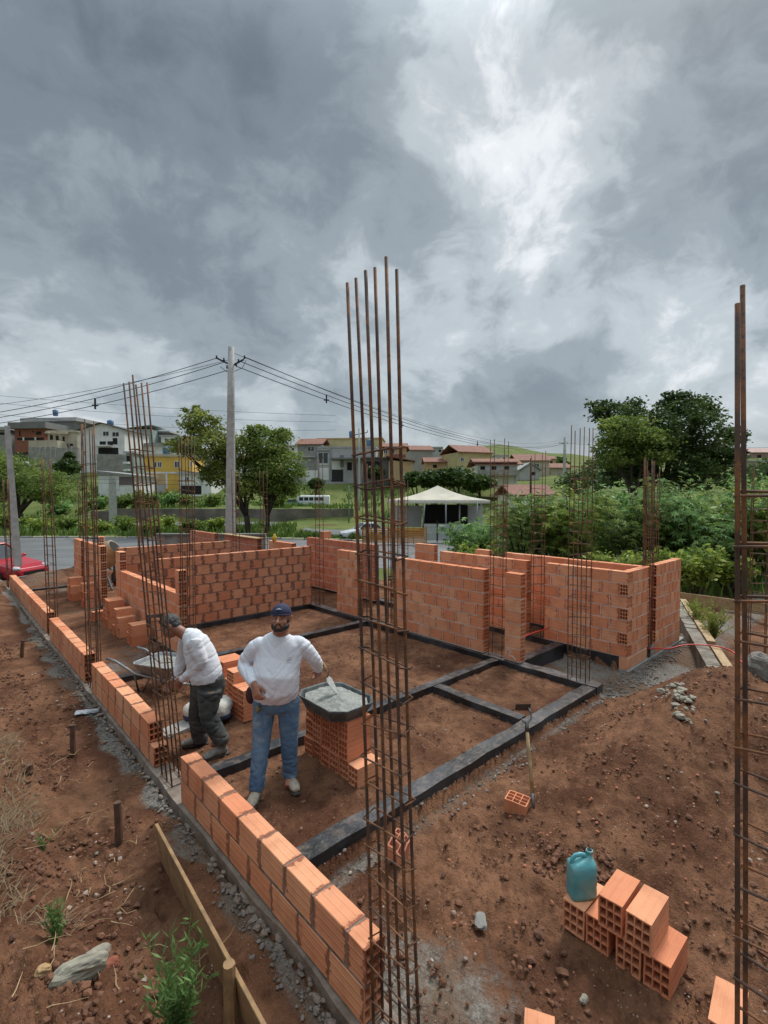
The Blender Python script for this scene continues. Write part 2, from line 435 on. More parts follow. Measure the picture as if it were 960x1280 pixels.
def build_ground():
    _prints()
    radii = [0.0]; r = .7
    while r < 1400:
        radii.append(r)
        r *= 1.0115 if r < 13 else (1.02 if r < 60 else 1.04)
    angs = []
    a = -180.0; fwd = math.degrees(TH)
    while a < 180:
        angs.append(a); a += .27 if abs(a+.01) < 46 else (1.0 if abs(a) < 70 else 5.0)
    vs = []; cs = []
    for ri in radii[1:]:
        for a in angs:
            w = R(fwd+a); x = ri*math.cos(w); y = ri*math.sin(w)
            h, lump, grey, gr = H(x, y)
            if lump > 0:
                n = fbm(x*.9, y*.9, 0, 3)*.05+abs(fbm(x*4.2, y*4.2, 2, 4))*.075-.02
                if ri < 9: n += abs(noise.noise(Vector((x*17, y*17, 1))))*.042+abs(noise.noise(Vector((x*31, y*31, 4))))*.022
                h += n*lump
                if ri < 9.5: h += dent(x, y)
            else: h += 0
            vs.append((x, y, h)); cs.append((gr, grey, 0, 1))
    na = len(angs); nr = len(radii)-1
    c0 = len(vs); vs.append((0, 0, HZ(0, 0))); cs.append((0, 0, 0, 1))
    fs = []
    for i in range(nr-1):
        for j in range(na):
            j2 = (j+1) % na
            fs.append((i*na+j, (i+1)*na+j, (i+1)*na+j2, i*na+j2))
    for j in range(na): fs.append((c0, j, (j+1) % na))
    me = bpy.data.meshes.new('ground'); me.from_pydata(vs, [], fs)
    ca = me.color_attributes.new('tint', 'FLOAT_COLOR', 'POINT'); d = []
    for c in cs: d.extend(c)
    ca.data.foreach_set('color', d)
    me.polygons.foreach_set('use_smooth', [True]*len(fs))
    m, nt, b = mat('soil and grass'); t = NT(nt); P = t.pos(); _, p = t.tint()
    a1 = t.noise(1.1, 6, .65, P); a2 = t.noise(7, 6, .7, P); a3 = t.noise(42, 4, .7, P)
    c = t.mix(t.ramp(a1, .36, .64), (.104,.045,.025), (.235,.115,.064))
    c = t.mix(t.math('MULTIPLY', t.ramp(a2, .42, .68), .55), c, (.048,.021,.013))
    c = t.mix(t.math('MULTIPLY', t.ramp(a3, .58, .74), .5), c, (.26,.135,.08))
    vo = t.n('ShaderNodeTexVoronoi'); vo.inputs['Scale'].default_value = 26; t.l(P, vo.inputs[0])
    spk = t.math('MULTIPLY', t.ramp(vo.outputs[0], .17, .10), t.ramp(t.noise(2.4, 3, .6, P), .5, .62))
    c = t.mix(t.math('MULTIPLY', spk, .8), c, (.40,.27,.2))
    g = t.ramp(t.math('ADD', p[1], t.math('MULTIPLY', t.math('SUBTRACT', a2, .5), 1.1)), .35, .75)
    gc = t.mix(t.ramp(a3, .4, .65), (.155,.135,.115), (.27,.25,.22)); gc = t.mix(t.ramp(a1, .45, .6), gc, (.16,.105,.072))
    c = t.mix(g, c, gc)
    gg = t.mix(t.ramp(t.noise(.16, 6, .65, P), .35, .65), (.085,.115,.03), (.15,.17,.055))
    gg = t.mix(t.math('MULTIPLY', t.ramp(t.noise(.6, 5, .7, P), .5, .72), .6), gg, (.04,.065,.015))
    k = t.ramp(t.math('ADD', p[0], t.math('MULTIPLY', t.math('SUBTRACT', t.noise(.35, 5, .65, P), .5), .9)), .4, .6)
    c = t.mix(k, c, gg)
    t.l(c, b.inputs['Base Color']); b.inputs['Roughness'].default_value = .95; b.inputs['Specular IOR Level'].default_value = .12
    hh = t.math('ADD', t.math('MULTIPLY', a2, 1.2), t.math('MULTIPLY', a3, .35))
    t.l(t.bump(hh, .05, 1.0), b.inputs['Normal'])
    me.materials.append(m); o = bpy.data.objects.new('ground', me); col.objects.link(o); o['kind'] = 'structure'
build_ground()

def sheet(name, px0, px1, D0, D1, m, dz=.012, n=14, k=4, dfun=None):
    """flat sheet on the street level that follows the ground"""
    mb = MB(); vs = []
    for i in range(n+1):
        for j in range(k+1):
            px = lerp(px0, px1, i/n); a, b = (dfun(px) if dfun else (D0, D1)); D = lerp(a, b, j/k)
            w = WP(px, D); vs.append((w.x, w.y, far_h(max(D, 17.2), px)+dz))
    fs = [(i*(k+1)+j, (i+1)*(k+1)+j, (i+1)*(k+1)+j+1, i*(k+1)+j+1) for i in range(n) for j in range(k)]
    mb.add(vs, fs); o = mb.build(name, m); o['kind'] = 'structure'; return o
m, nt, b = mat('street asphalt'); t = NT(nt); P = t.pos()
c = t.mix(t.ramp(t.noise(.25, 5, .65, P), .35, .65), (.15,.15,.152), (.10,.10,.102)); c = t.mix(t.math('MULTIPLY', t.ramp(t.noise(1.6, 4, .7, P), .6, .75), .5), c, (.2,.185,.16))
vo = t.n('ShaderNodeTexVoronoi', feature='DISTANCE_TO_EDGE'); vo.inputs['Scale'].default_value = .22; t.l(P, vo.inputs[0])
c = t.mix(t.ramp(vo.outputs[0], .03, .0), c, (.04,.042,.045))
t.l(c, b.inputs['Base Color']); b.inputs['Roughness'].default_value = .55; MAT['street'] = m
sheet('street', -400, 470, 21.6, 40.5, MAT['street'], n=60, k=6, dfun=lambda px: (lerp(17.3, 21.6, sst(60,110,px)), 40.5))
sheet('street', 470, 900, 26, 44, MAT['street'], n=20)
sheet('side_street', -400, 660, 59, 65, MAT['street'], n=20, dfun=lambda px: (60, 65.5) if px < 150 else (57, 65.5) if px < 380 else (44.3, 52))
# kerb with pale painted blocks
kb = MB()
N = 60
for i in range(N):
    p0, p1 = lerp(-420, 470, i/N), lerp(-420, 470, (i+.93)/N)
    z0 = far_h(41, p0)
    a, b_, c_, d_ = WP(p0, 40.5), WP(p1, 40.5), WP(p1, 40.8), WP(p0, 40.8)
    kb.prism([(q.x, q.y) for q in (a, b_, c_, d_)], z0-.1, z0+.14, 0 if i % 3 else 1)
o = kb.build('kerb', [simple('painted kerb', (.55,.52,.36), .8, (.4,.38,.28), 2, world=True), MAT['concrete']]); o['kind'] = 'structure'

# ------------------------------------------------------------------ blocks
BL, BH, BT, JT = .29, .1865, .135, .014
def rag(vs):
    k = rnd(0, 50); return [p+Vector((noise.noise(p*11+Vector((k,0,0))), noise.noise(p*11+Vector((0,k,0))), noise.noise(p*11+Vector((0,0,k)))))*.0034 for p in vs]
def block(mb, o, ex, ey, ez, L=BL, W=BT, Hh=BH, hol=True, tint=(.5,.29,0), mi=0, c=.004):
    """hollow terracotta block: o = corner, ex = along the holes, ey = width, ez = height"""
    o = Vector(o); ex, ey, ez = Vector(ex), Vector(ey), Vector(ez)
    P = lambda a, b, d: o+ex*a+ey*b+ez*d
    tn = (tint[0], L, tint[2])
    if not hol:
        vs = [];
        for a in (0, L):
            for (b, d) in ((c,0),(W-c,0),(W,c),(W,Hh-c),(W-c,Hh),(c,Hh),(0,Hh-c),(0,c)): vs.append(P(a, b, d))
        per = [0]; pr = ((c,0),(W-c,0),(W,c),(W,Hh-c),(W-c,Hh),(c,Hh),(0,Hh-c),(0,c))
        vv = {0:(c,W-c),1:(0,c),2:(c,Hh-c),3:(0,c),4:(c,W-c),5:(0,c),6:(c,Hh-c),7:(0,c)}
        fs = []; uv = []
        for i in range(8):
            j = (i+1) % 8; fs.append((i, j, 8+j, 8+i)); a, b = vv[i]; uv.append(((0,a),(0,b),(L,b),(L,a)))
        fs += [tuple(range(8))[::-1], tuple(range(8, 16))]
        uv += [tuple((.15, .0) for _ in range(8))]*2
        mb.add(rag(vs), fs, mi, tn, uv); return
    wo, wi = .009, .007
    def grid(T, n=3):
        h = (T-2*wo-(n-1)*wi)/n; g = [0]
        for i in range(n): a = wo+i*(h+wi); g += [a, a+h]
        return g+[T]
    gy, gz = grid(W), grid(Hh); vs = []
    for a in (0, L):
        for d in gz:
            for b in gy: vs.append(P(a, b, d))
    n = len(gy); k = n*len(gz); id = lambda e, i, j: e*k+j*n+i
    fs = []; uv = []
    hole = lambda i, j: i % 2 == 1 and j % 2 == 1
    for j in range(len(gz)-1):
        for i in range(n-1):
            if hole(i, j):
                q = [(i,j),(i+1,j),(i+1,j+1),(i,j+1)]
                for s_ in range(4):
                    a, b = q[s_], q[(s_+1) % 4]
                    fs.append((id(0,*a), id(0,*b), id(1,*b), id(1,*a))); uv.append(((.1,0),)*4)
            else:
                fs.append((id(0,i,j), id(0,i,j+1), id(0,i+1,j+1), id(0,i+1,j))); uv.append(((.14,0),)*4)
                fs.append((id(1,i,j), id(1,i+1,j), id(1,i+1,j+1), id(1,i,j+1))); uv.append(((.14,0),)*4)
    for i in range(n-1):
        for j in (0, len(gz)-1):
            f = (id(0,i,j), id(0,i+1,j), id(1,i+1,j), id(1,i,j))
            fs.append(f if j == 0 else f[::-1]); u_ = ((0,gy[i]),(0,gy[i+1]),(L,gy[i+1]),(L,gy[i])); uv.append(u_ if j == 0 else u_[::-1])
    for j in range(len(gz)-1):
        for i in (0, n-1):
            f = (id(0,i,j), id(1,i,j), id(1,i,j+1), id(0,i,j+1))
            u_ = ((0,gz[j]),(L,gz[j]),(L,gz[j+1]),(0,gz[j+1]))
            fs.append(f if i == 0 else f[::-1]); uv.append(u_ if i == 0 else u_[::-1])
    mb.add(rag(vs), fs, mi, tn, uv)

def run(mb, axis, p, a0, a1, z0, nc, first=0, stain=.5, hol0=True, hol1=True, T=BT, jit=.003, cs=None, L=BL, half=.5, mm=1, base=.5, rnge=.5):
    """courses of blocks laid along x or y; p = low side of the wall. cs: optional per-course (a0, a1)"""
    ex, ey = ((1,0,0),(0,1,0)) if axis == 'x' else ((0,1,0),(1,0,0))
    for c in range(nc):
        b0, b1 = cs(c) if cs else (a0, a1)
        if b1-b0 < .05: continue
        z = z0+c*.2; x = b0
        off = ((c+first) % 2)*half
        ln = L*(1-off) if off else L
        k = 0
        while x < b1-.02:
            e = min(x+ln, b1)
            if b1-e < .09: e = b1
            if e-x > .02:
                j = rnd(-jit, jit); dz = rnd(-.002, .002)
                end = (hol0 and k == 0) or (hol1 and e >= b1-1e-6)
                o = (x, p+j, z+dz) if axis == 'x' else (p+j, x, z+dz)
                block(mb, o, ex, ey, (0,0,1), e-x, T, BH, end, (max(0, min(1, base+rnd(-rnge, rnge))), .29, stain*rnd(.6, 1.1)))
                if e < b1-1e-6:                                  # vertical joint, squeezed-out mortar
                    i_ = .0025; q = (e-.001, e+JT+.001, p+i_, p+T-i_, z-.004, z+BH-.004)
                    if axis == 'x': mb.box(*q, mat=mm)
                    else: mb.box(q[2], q[3], q[0], q[1], q[4], q[5], mat=mm)
            x = e+JT; ln = L; k += 1
        i_ = .0008+rnd(0, .002)
        q = (b0+.004, b1-.004, p+i_, p+T-i_, z-.0125, z+.0008)
        if axis == 'x': mb.box(*q, mat=mm)
        else: mb.box(q[2], q[3], q[0], q[1], q[4], q[5], mat=mm)
WM = lambda b='brick', m_='mortar': [MAT[b], MAT[m_]]
def wall(name, label, runs, mats=None, group='unfinished block walls of the house', parent=None, cat='brick wall'):
    mb = MB()
    for r in runs: run(mb, **r)
    o = mb.build(name, mats or WM('brick_or'))
    v = [Vector(q) for q in mb.v]; lo = min(q.x for q in v), min(q.y for q in v); hi = max(q.x for q in v), max(q.y for q in v)
    recenter(o, ((lo[0]+hi[0])/2, (lo[1]+hi[1])/2, 0))
    return tag(o, label, cat, group)

X0 = 1.52
# the long low wall on the left, four lengths with a column between each
def s1(c): return (1.80, 4.23) if c == 0 else (1.79, 4.235)
wall('brick_wall', 'low two-course block wall running to the bottom edge, nearest the camera', [dict(axis='y', p=X0, a0=1.8, a1=4.23, z0=.012, nc=2, cs=s1, stain=.55, rnge=.4, base=.45)], WM('brick', 'mortar_dark'))
wall('brick_wall', 'low two-course block wall beside the bending worker, with an end block stepped back', [dict(axis='y', p=X0, a0=5.04, a1=7.42, z0=.012, nc=2, cs=lambda c: (4.93, 7.42) if c == 0 else (5.06, 7.42), stain=.5, first=1)], WM('brick', 'mortar_dark'))
wall('brick_wall', 'low two-course block wall second from the far end of the left row', [dict(axis='y', p=X0, a0=7.86, a1=10.64, z0=.012, nc=2, stain=.3)], WM('brick', 'mortar_dark'))
wall('brick_wall', 'low two-course block wall farthest in the left row, ending near the red car', [dict(axis='y', p=X0+.03, a0=11.15, a1=17.1, z0=.012, nc=2, stain=.3, first=1)], WM('brick', 'mortar_dark'))
# big wall facing the camera and the parallel one behind it
wall('brick_wall', 'broad seven-course wall behind the two workers with dark stained joints', [dict(axis='x', p=9.9, a0=3.16, a1=6.72, z0=.012, nc=7, stain=.95, T=.14, jit=.005)], WM('brick_dull', 'mortar_dark'))
wall('brick_wall', 'stained wall standing just behind and parallel to the broad wall, only its top courses showing', [dict(axis='x', p=12.55, a0=3.16, a1=5.95, z0=.012, nc=7, stain=.9, first=1)], WM('brick_dull', 'mortar_dark'))
# window wall along y at x = 2.96
wall('brick_wall', 'wall with a low sill between two block piers, left of the bending worker', [
    dict(axis='y', p=2.96, a0=8.36, a1=11.62, z0=.012, nc=5, stain=.15, hol0=False, hol1=False, base=.35),
    dict(axis='y', p=2.955, a0=8.20, a1=8.35, z0=.012, nc=7, stain=.1, L=.15, half=0),
    dict(axis='y', p=2.955, a0=11.635, a1=11.95, z0=.012, nc=7, stain=.1, half=0)])
# free-standing piers further along
wall('brick_pier', 'tall narrow block pier farthest left near the street', [dict(axis='y', p=2.95, a0=15.35, a1=16.25, z0=.012, nc=7, stain=.1)], WM('brick'), cat='brick pier')
wall('brick_pier', 'tall block pier with an orange block left on its top', [dict(axis='y', p=2.96, a0=13.3, a1=15.1, z0=.012, nc=7, stain=.1)], WM('brick'), cat='brick pier')
# walls along y at x = 6.75
wall('brick_wall', 'full-height wall right of the near rebar column, in the middle of the picture', [dict(axis='y', p=6.73, a0=4.86, a1=6.98, z0=.012, nc=7, stain=.7, T=.14)])
o = wall('brick_pier', 'free-standing one-block pier with a chalk number at its foot', [dict(axis='y', p=6.735, a0=4.17, a1=4.455, z0=.012, nc=7, stain=.05, L=.285, half=0, T=.14)], cat='brick pier')
chalk_owner = o
wall('brick_wall', 'short full-height wall left of the doorway behind the near rebar column', [dict(axis='y', p=6.73, a0=8.16, a1=8.9, z0=.012, nc=7, stain=.8, T=.14)])
wall('brick_wall', 'short far wall just right of the broad wall behind the workers', [dict(axis='y', p=6.73, a0=10.8, a1=11.95, z0=.012, nc=7, stain=.3)])
pw = wall('brick_wall', 'far wall carrying a weathered board along its top', [dict(axis='y', p=6.68, a0=12.5, a1=14.6, z0=.012, nc=7, stain=.3)], WM('brick_red'))
wall('brick_wall', 'farthest wall of the house beside the concrete utility pole', [dict(axis='y', p=6.62, a0=15.2, a1=17.2, z0=.012, nc=7, stain=.3)], WM('brick_red'))
# walls along y at x = 8.22
wall('brick_wall', 'wall behind the free-standing pier, its base in the dark trench', [dict(axis='y', p=8.22, a0=4.96, a1=7.12, z0=.012, nc=7, stain=.7)])
wall('brick_wall', 'long wall behind the near rebar column with one loose block upright on top', [dict(axis='y', p=8.06, a0=9.1, a1=12.1, z0=.012, nc=7, stain=.7)], WM('brick_red'))
# outer wall pieces along x = 9.05
wall('brick_wall', 'top of a short outer wall piece against the street, left of the shrubs', [dict(axis='y', p=9.08, a0=8.05, a1=8.7, z0=.012, nc=7, stain=.2)])
wall('brick_pier', 'small outer pier whose top pokes above the wall behind the free-standing pier', [dict(axis='y', p=9.1, a0=6.45, a1=6.82, z0=.012, nc=7, stain=.2)], cat='brick pier')
# corner: front run, end run and outer run bonded together
def c_front(c): return (3.13, 4.6) if c % 2 == 0 else (3.275, 4.6)
def c_end(c): return (8.365, 9.045) if c % 2 == 0 else (8.205, 9.045)
wall('brick_wall', 'full-height corner room wall on the right, hollow block ends showing at its corner', [
    dict(axis='y', p=8.22, a0=3.13, a1=4.6, z0=.012, nc=7, cs=c_front, stain=.75, hol0=True, half=0),
    dict(axis='x', p=3.125, a0=8.36, a1=9.04, z0=.012, nc=7, cs=c_end, stain=.5, hol0=True, L=.2, hol1=False, half=0),
    dict(axis='x', p=3.12, a0=8.21, a1=9.04, z0=-.19, nc=1, stain=.1, L=.2, hol0=False, hol1=False),
    dict(axis='y', p=9.06, a0=3.13, a1=6.0, z0=.012, nc=7, stain=.3)])
wall('brick_wall', 'right-hand end wall standing apart beyond a narrow dark gap', [
    dict(axis='x', p=3.11, a0=9.42, a1=10.72, z0=.012, nc=7, stain=.6, L=.2, hol1=False, T=.14),
    dict(axis='x', p=3.115, a0=9.40, a1=10.74, z0=-.19, nc=1, stain=.1, L=.2, hol0=False, hol1=False)])

# chalk figure 2 on the pier foot: a thin raised stroke on the face towards the camera
ck = MB()
pts = [(4.40,.13),(4.395,.165),(4.36,.175),(4.325,.16),(4.32,.13),(4.34,.10),(4.375,.075),(4.36,.065),(4.32,.075),(4.28,.05)]
pts = [(4.425,.10),(4.43,.15),(4.39,.18),(4.35,.165),(4.34,.13),(4.37,.10),(4.36,.07),(4.32,.085),(4.27,.06),(4.25,.035)]
ck.tube([(6.7315, a, b) for a, b in pts], [(.0035,.008)]*len(pts), 6, cap=True, ref=(1,0,0))
k_ = ck.build('chalk_mark', simple('chalk', (.75,.72,.68), .95)); k_.parent = chalk_owner; k_.matrix_parent_inverse = Matrix.Translation(-chalk_owner.location)
# board on the far wall
bd = MB(); bd.cbox(6.62, 6.86, 12.45, 14.7, 1.402, 1.43, .004)
tag(bd.build('wood_board', MAT['wood_pale'], loc=(6.74,13.5,1.4)), 'weathered board lying on top of a far block wall', 'board')

def rough(mb, x0, x1, y0, y1, z0, z1, seg=.12, amp=.011, sd=0, mi=0):
    """closed box with slightly uneven faces"""
    nx, ny, nz = max(1, round((x1-x0)/seg)), max(1, round((y1-y0)/seg)), max(1, round((z1-z0)/seg))
    vid = {}; vs = []
    def V(i, j, k):
        if (i,j,k) not in vid:
            p = Vector((lerp(x0,x1,i/nx), lerp(y0,y1,j/ny), lerp(z0,z1,k/nz)))
            q = p*3.1+Vector((sd,0,0)); d = Vector((noise.noise(q), noise.noise(q+Vector((9,0,0))), noise.noise(q+Vector((0,9,0)))*.6))*amp*2
            vid[i,j,k] = len(vs); vs.append(p+d)
        return vid[i,j,k]
    fs = []
    for i in range(nx):
        for j in range(ny):
            fs += [(V(i,j,0),V(i,j+1,0),V(i+1,j+1,0),V(i+1,j,0)), (V(i,j,nz),V(i+1,j,nz),V(i+1,j+1,nz),V(i,j+1,nz))]
    for i in range(nx):
        for k in range(nz):
            fs += [(V(i,0,k),V(i+1,0,k),V(i+1,0,k+1),V(i,0,k+1)), (V(i,ny,k),V(i,ny,k+1),V(i+1,ny,k+1),V(i+1,ny,k))]
    for j in range(ny):
        for k in range(nz):
            fs += [(V(0,j,k),V(0,j,k+1),V(0,j+1,k+1),V(0,j+1,k)), (V(nx,j,k),V(nx,j+1,k),V(nx,j+1,k+1),V(nx,j,k+1))]
    mb.add(vs, fs, mi)
fb = MB(); zt = -.004
for (x0,x1,y0,y1) in ((1.7,6.64,2.93,3.10), (6.66,6.87,2.93,17.2), (1.7,6.64,4.5,4.64), (5.04,5.19,3.12,4.48), (1.7,2.93,7.76,7.9), (3.14,6.64,7.76,7.9),
                      (3.14,6.64,9.87,10.06), (2.93,3.12,7.76,17.9), (3.14,6.64,12.52,12.7), (1.75,2.91,16.7,16.85),
                      (8.21,8.37,3.27,12.2), (6.89,8.19,4.2,4.36), (9.05,9.22,3.27,9.6)):
    rough(fb, x0, x1, y0, y1, -.34, zt, sd=x0)
o = fb.build('foundation_beam', MAT['bitumen'], loc=(4.2, 3.0, -.3)); tag(o, 'black painted foundation beams crossing the soil between the walls', 'foundation beam')
fb = MB(); rough(fb, 1.492, 1.685, .9, 17.6, -.2, 0.0, amp=.012)
for i in range(420):                                            # mortar squeezed out along the footing
    y = rnd(1.6, 13); s = rnd(.008, .024)
    fb.ball((1.475+rnd(-.05,.02), y, -.09+rnd(0,.05)), (s, s*rnd(1,1.8), s*.6), 6, 4, jitter=.3)
tag(fb.build('wall_footing', simple('stained footing', (.27,.22,.18), .95, (.16,.12,.095), 6, .012, 25, world=True), loc=(1.57, 9, -.2)), 'grey concrete footing strip under the row of low walls on the left', 'footing')
fb = MB()
rough(fb, 8.20, 11.0, 3.10, 3.27, -.36, -.205, amp=.006)
rough(fb, 9.22, 9.42, 3.12, 3.26, -.2, -.02, amp=.006)
tag(fb.build('end_footing', MAT['concrete'], loc=(9.6, 3.2, -.36)), 'grey concrete strip under the right-hand end walls', 'footing')

# ------------------------------------------------------------------ rebar columns
def rebar_column(label, x, y, z0, z1, nb=6, along='y', L=.28, W=.11, step=.16, top=None, lean=(0,0), sfrom=0, sto=1e9, r=.0065, rs=.0042, tw=0, group='rebar columns of the house', sd=0):
    random.seed(100+int(x*37+y*91))
    root = empty('rebar_column', (x, y, z0)); tag(root, label, 'rebar column', group)
    if along == 'x': root.rotation_euler[2] = -math.pi/2
    ks = {6:(-1,0,1), 4:(-1,1), 8:(-1,-.33,.33,1)}[nb]
    Hh = z1-z0
    def sh(z): t = z/Hh; return Vector((lean[0]*t, lean[1]*t, 0))
    for s in (-1, 1):
        for k in ks:
            hz = Hh+(rnd(-.06,.06)); bow = rnd(-.012,.012); bw2 = rnd(-.012,.012)
            pts = []
            for i in range(7):
                t = i/6; p = Vector((s*W/2, k*L/2, hz*t))+sh(hz*t)
                p += Vector((bow*math.sin(math.pi*t*1.3), bw2*math.sin(math.pi*t*1.1), 0)); pts.append(p)
            mb = MB(); mb.tube(pts, r, 7); mb.build('rebar', MAT['rebar'], root, smooth=True)
    z = .06+sfrom
    while z < min(sto, Hh-.5):
        mb = MB(); a, b = W/2+r, L/2+r; t1, t2, t3 = rnd(-.012,.012), rnd(-.018,.018), rnd(-.01,.01)
        c = [Vector((-a,-b,z+t1+t2)), Vector((a,-b,z-t1+t2)), Vector((a,b,z-t1-t2)), Vector((-a,b,z+t1-t2)), Vector((-a+.002,-b-.004,z+t1+t2+rs*2.2))]
        c = [q+sh(z)+Vector((t3,0,0)) for q in c]
        mb.tube(c, rs, 6, cap=True)
        mb.build('stirrup', MAT['rebar'], root); z += step*rnd(.9,1.1)
    return root
C = rebar_column
C('tall six-bar rebar column at the near end of the low wall, crossing mid-picture', 1.585, 1.635, -.05, 3.66, lean=(-.085,.085), r=.008, rs=.0044, step=.158, L=.26, W=.06, sto=2.97)
C('leaning six-bar rebar column in front of the bending worker', 1.6, 4.64, -.05, 3.66, lean=(-.24,.13), r=.0075, rs=.004, L=.26, step=.16)
C('rebar column between the second and third low walls of the left row', 1.6, 7.64, -.05, 3.6, nb=6, L=.24, lean=(-.02,.03), r=.008, step=.17)
C('rebar column between the two farthest low walls of the left row', 1.62, 10.9, -.05, 3.3, nb=4, L=.2, W=.12, r=.009, rs=.0045, step=.17, lean=(-.05,0))
C('thin rebar column close against the short pole on the far left', 1.6, 17.5, -.1, 3.1, nb=4, r=.011, rs=.005, lean=(-.05,0), L=.3)
C('thin faint rebar column beyond the far left low wall', 3.15, 16.2, -.1, 3.1, nb=4, r=.010, rs=.0045, L=.22)
C('faint rebar column behind the two tall piers on the left', 5.0, 17.2, -.1, 3.3, nb=4, r=.010, rs=.0045, L=.22)
C('rebar column at the inner corner of the sill wall above the bending worker', 3.04, 8.04, -.05, 3.6, nb=6, L=.2, r=.007, along='x', lean=(0,.02))
C('rebar column at the right end of the broad wall behind the workers', 6.83, 9.72, -.05, 3.5, nb=4, L=.16, r=.007)
C('rebar column beside the short wall left of the doorway', 6.82, 7.95, -.05, 3.3, nb=4, L=.16, r=.007)
C('dark rebar column in the doorway behind the near column, tied with a small board', 6.82, 7.15, -.05, 2.6, nb=6, L=.16, r=.009)
C('rebar column in the gap between the middle wall and the free-standing pier', 6.81, 4.65, -.05, 3.55, nb=4, L=.26, r=.006, lean=(.02,.0))
C('rebar column standing on the corner of the black foundation beam', 6.77, 3.24, -.02, 3.6, nb=6, L=.26, W=.12, r=.0065, step=.15, rs=.004)
C('rebar column between the free-standing pier and the corner room', 8.28, 4.78, -.05, 3.4, nb=4, L=.22, r=.006)
C('brown rebar column rising from the gap between the corner room and the end wall', 9.22, 3.19, -.2, 3.25, nb=6, L=.14, W=.12, along='x', r=.009, rs=.0045)
C('rebar column rising behind the right-hand end wall', 10.9, 3.7, -.2, 3.1, nb=4, L=.2, r=.008, rs=.004)
C('rebar column among the shrubs behind the outer pier', 9.15, 6.2, -.2, 3.2, nb=4, L=.22, r=.007)
C('rebar column behind the short outer wall piece by the street', 9.15, 9.2, -.2, 3.0, nb=4, L=.22, r=.008)
C('rebar column rising from the far wall with the board on top', 6.75, 12.25, -.1, 3.3, nb=4, L=.2, r=.009)
C('rebar column at the far end of the wall behind the broad wall', 6.1, 12.6, -.1, 3.3, nb=4, L=.2, r=.009)
C('hanging rebar column beside the pale slab on the right edge', *WP(951, 7.3).xy, -.12, 3.05, nb=4, L=.2, W=.12, r=.007)
# the near right column, cut by the picture edge
w = WP(922, 1.52)
C('rusty rebar column nearest the camera, cut by the right edge of the picture', w.x+.061, w.y-.206, -.35, 3.245, nb=4, L=.30, W=.075, along='y', r=.0074, rs=.0048, step=.155, lean=(-.066,.060), sto=3.27)
# ------------------------------------------------------------------ loose blocks
def block_mesh(i):
    mb = MB(); block(mb, (0,0,0), (1,0,0), (0,1,0), (0,0,1), .29, .14, .19, True, (random.random()*.7+.15*(i%3), .29, .12))
    o = mb.build('hollow_block', MAT['brick']); me = o.data; bpy.data.objects.remove(o); return me
BM = [block_mesh(i) for i in range(6)]
def loose(x, y, z, rz, label, group=None, rx=0, ry=0, me=None, cat='brick'):
    o = bpy.data.objects.new('hollow_block', me or random.choice(BM)); col.objects.link(o)
    o.location = (x, y, z); o.rotation_euler = (rx, ry, rz); return tag(o, label, cat, group)
def stack_y(x, y0, cols, z0, label, group, jit=.012, step=.146, spec=None):
    """blocks with their holes facing -x, columns going up in y; cols = courses per column; a pair (n, 'flat') adds one lying block"""
    y = y0
    for ci, c in enumerate(cols):
        n, flat = (c if isinstance(c, tuple) else (c, False))
        for k in range(n):
            lb = (spec or {}).get((ci, k), label)
            loose(x+rnd(-jit, jit), y+rnd(0, .003), z0+k*.1905, rnd(-.015, .015), lb, group if lb == label else None)
        if flat:                                                 # lying on its wide side, .14 high
            loose(x+rnd(-jit, jit), y+.19, z0+n*.1905, 0, label, group, rx=math.pi/2).rotation_euler = (math.pi/2, 0, 0)
        y += step
g1 = 'blocks in the stack under the mortar tray'
stack_y(2.86, 3.47, [1], -.10, 'single block sticking out at the foot of the stack under the mortar tray', None)
stack_y(2.87, 3.63, [3,3,3,3,3], -.10, 'hollow block in the stack that carries the mortar tray', g1)
g2 = 'blocks in the stack between the two workers'
stack_y(2.70, 5.42, [2,2,(2,True),2,3,3], -.09, 'hollow block in the stack on the soil between the two workers', g2, jit=.02)
g3 = 'blocks stacked along the sill wall'
stack_y(2.58, 9.40, [2,2,1], -.07, 'hollow block in the nearest stack along the sill wall, behind the leaning rebar column', 'blocks in the nearest stack along the sill wall', jit=.02)
stack_y(2.55, 10.15, [2,(2,True),2], -.07, 'hollow block in the middle stack along the sill wall', 'blocks in the middle stack along the sill wall', jit=.02)
stack_y(2.56, 10.95, [3,3,3], -.07, 'hollow block in the tallest stack along the sill wall', 'blocks in the tallest stack along the sill wall', jit=.02)
loose(2.50, 11.9, -.07, .15, 'single block on the slab behind the tallest stack of the sill wall')
stack_y(2.62, 13.35, [2,3,3], -.07, 'hollow block in the stack before the two tall piers', 'blocks in the stack before the two tall piers', jit=.02)
stack_y(2.55, 14.5, [2,3,3], -.07, 'hollow block in the far stack beside the two tall piers', 'blocks in the far stack beside the two tall piers', jit=.02)
loose(3.12, 13.62, 1.41, 1.3, 'reddish block lying on top of a tall pier', me=BM[1])
loose(8.10, 11.35, 1.41, 0, 'loose block set upright on top of the long far wall', me=BM[3])
